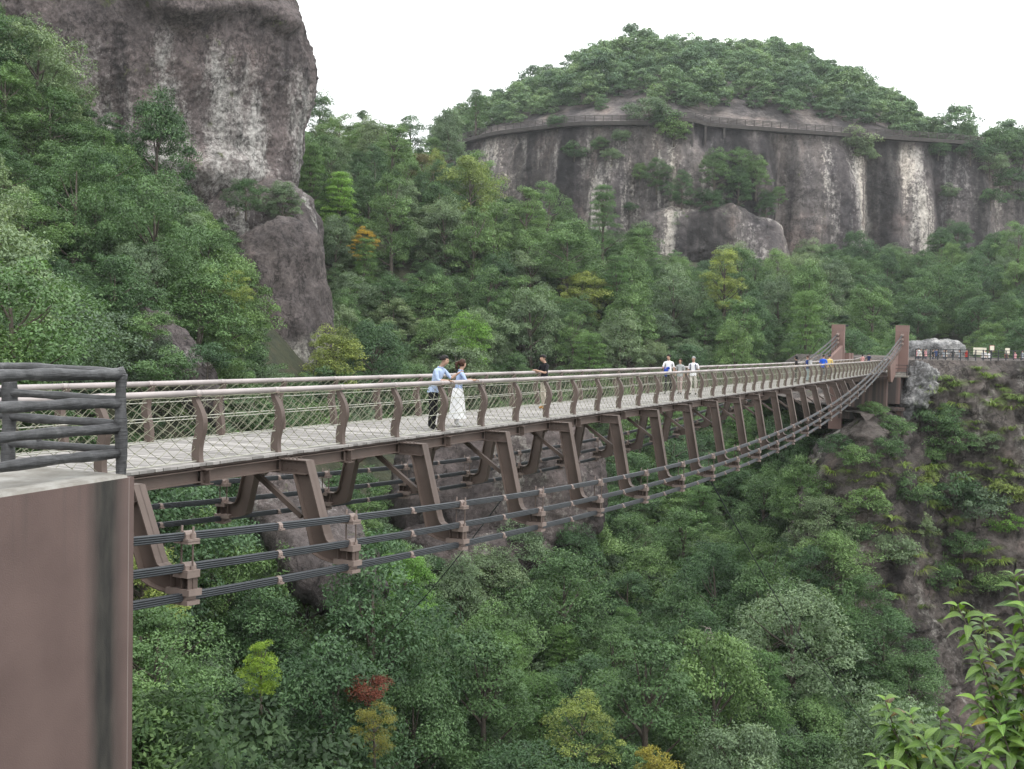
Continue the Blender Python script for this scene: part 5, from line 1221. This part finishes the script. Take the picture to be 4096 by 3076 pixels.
# ------------------------------------------------------------------ foreground shrub, lower right
def leaf_mesh():
    mb = MB(); n = 7; prof = [0, .55, .9, 1, .82, .45, .0]; L, Wd = 1., .21
    for i in range(n):
        t = i/(n-1); x = t*L; z = .12*math.sin(t*PI)-.42*t*t; w = Wd*prof[i]
        mb.v += [(x, -w, z+w*.30), (x, 0, z), (x, w, z+w*.30)]
    for i in range(n-1):
        a = 3*i; mb.f += [(a, a+1, a+4, a+3), (a+1, a+2, a+5, a+4)]
    return mb.mesh('leaf', None, True)
def fg_leaf_mat(name, a, b):
    m, nt, bs, o = new_mat(name); tc = nd(nt, 'ShaderNodeTexCoord').outputs['Object']
    sx = nd(nt, 'ShaderNodeSeparateXYZ'); nt.links.new(tc, sx.inputs[0])
    wv = nd(nt, 'ShaderNodeTexWave'); wv.inputs['Scale'].default_value = 3.2; wv.inputs['Distortion'].default_value = .5
    mp = nd(nt, 'ShaderNodeCombineXYZ'); nt.links.new(mathn(nt, 'ADD', sx.outputs[0], mathn(nt, 'MULTIPLY', mathn(nt, 'ABSOLUTE', sx.outputs[1]), -1.2)), mp.inputs[0]); nt.links.new(mp.outputs[0], wv.inputs['Vector'])
    oi = nd(nt, 'ShaderNodeObjectInfo').outputs['Random']
    c = mixc(nt, oi, a, b); c = mixc(nt, 1., c, ramp(nt, wv.outputs['Fac'], [(0, .88), (1, 1.08)]), 'MULTIPLY')
    rib = ramp(nt, mathn(nt, 'ABSOLUTE', sx.outputs[1]), [(.0, 1.), (.018, 0.)]); c = mixc(nt, mathn(nt, 'MULTIPLY', rib, .5), c, tuple(min(1, x*2.0) for x in b))
    nt.links.new(c, bs.inputs['Base Color']); bs.inputs['Roughness'].default_value = .36; bs.inputs['Specular IOR Level'].default_value = .45
    bump(nt, bs, wv.outputs['Fac'], .25, .02)
    t = nd(nt, 'ShaderNodeBsdfTranslucent'); nt.links.new(mixc(nt, 1., c, (1.3, 1.4, .5), 'MULTIPLY'), t.inputs[0]); mx = nd(nt, 'ShaderNodeMixShader'); mx.inputs[0].default_value = .25
    nt.links.new(bs.outputs[0], mx.inputs[1]); nt.links.new(t.outputs[0], mx.inputs[2]); nt.links.new(mx.outputs[0], o.inputs[0]); return m
FG = [fg_leaf_mat('glossy_leaf', (0.055, 0.115, 0.026), (0.135, 0.225, 0.044)), fg_leaf_mat('young_leaf', (0.098, 0.210, 0.031), (0.182, 0.308, 0.049)), fg_leaf_mat('old_leaf', (.16, .10, .06), (.28, .26, .03))]
LM = leaf_mesh(); LM.materials.append(FG[0])
def fg_shrub(name, root_px, tips, d, label, seed):
    r = random.Random(seed); base = Vector(P(*root_px, d)); e = empty(name, base); tag(e, label, 'shrub')
    for tx, ty, dd, n in tips:
        tip = Vector(P(tx, ty, dd))-base; mid = tip*.5+Vector((r.uniform(-.05, .05), r.uniform(-.05, .05), .03))
        pts_ = [Vector((0, 0, 0)).lerp(mid, t).lerp(mid.lerp(tip, t), t) for t in np.linspace(0, 1, 9)]
        mb = MB(); mb.tube(pts_, list(np.linspace(.0075, .002, 9)), 6); mb.build('stem', M['bark'], e, True)
        for q in range(n):
            t = 1-.62*(q/n)**1.1; i = min(7, int(t*8)); p_ = pts_[i].lerp(pts_[i+1], t*8-i); dr = (pts_[i+1]-pts_[i]).normalized()
            a = q*2.4+r.uniform(-.4, .4); out = Vector((math.cos(a), math.sin(a)*.8, r.uniform(-.55, .25)))+dr*(.7 if q < 3 else .25); out.normalize()
            up = Vector((r.uniform(-.3, .3), r.uniform(-.5, 0), 1)); X = out; Yv = up.cross(X).normalized(); Zv = X.cross(Yv)
            L = r.uniform(.062, .10)*(.75 if q < 3 else 1)
            mt = Matrix((X, Yv, Zv)).transposed().to_4x4(); mt.translation = p_
            o = link('leaf', LM, e, FG[1] if q < 3 and r.random() < .7 else FG[2] if r.random() < .05 else FG[0]); o.matrix_local = mt @ Matrix.Scale(L, 4)
tipsA = [(3540, 2800, 4.2, 34), (3500, 3030, 4.0, 30), (3640, 2860, 4.3, 34), (3760, 2860, 4.4, 32), (3700, 2960, 4.1, 32), (3600, 2960, 4.2, 30), (3850, 2930, 4.2, 32), (3560, 2900, 4.2, 26), (3960, 3000, 4.0, 30)]
tipsB = [(3830, 2420, 4.4, 36), (3930, 2480, 4.5, 34), (4060, 2300, 4.3, 34), (4100, 2420, 4.2, 32), (3920, 2640, 4.3, 32), (4060, 2560, 4.2, 34), (3900, 2800, 4.2, 32), (4010, 2740, 4.3, 34), (4090, 2850, 4.1, 32), (4000, 2890, 4.1, 30), (4130, 2680, 4.2, 30)]
fg_shrub('foreground_shrub', (3800, 3420), tipsA, 4.2, 'glossy green shrub with wet drooping leaves at bottom right', 1)
fg_shrub('foreground_shrub', (4150, 3300), tipsB, 4.25, 'taller glossy-leaved shrub cut by the right frame edge', 2)

# ------------------------------------------------------------------ the damp air: one closed box of thin haze round everything
mb = MB(); mb.box((42, 238, 40), (700, 760, 190)); hz_o = mb.build('haze', None)
m, nt, b, o = new_mat('thin_haze'); nt.nodes.remove(b); pv = nd(nt, 'ShaderNodeVolumePrincipled'); pv.inputs['Color'].default_value = (.93, .96, 1, 1); pv.inputs['Density'].default_value = .00016; pv.inputs['Anisotropy'].default_value = .2
nt.links.new(pv.outputs[0], o.inputs['Volume']); hz_o.data.materials.clear(); hz_o.data.materials.append(m); tag(hz_o, 'thin pale haze filling the air of the valley', 'haze', kind='stuff')
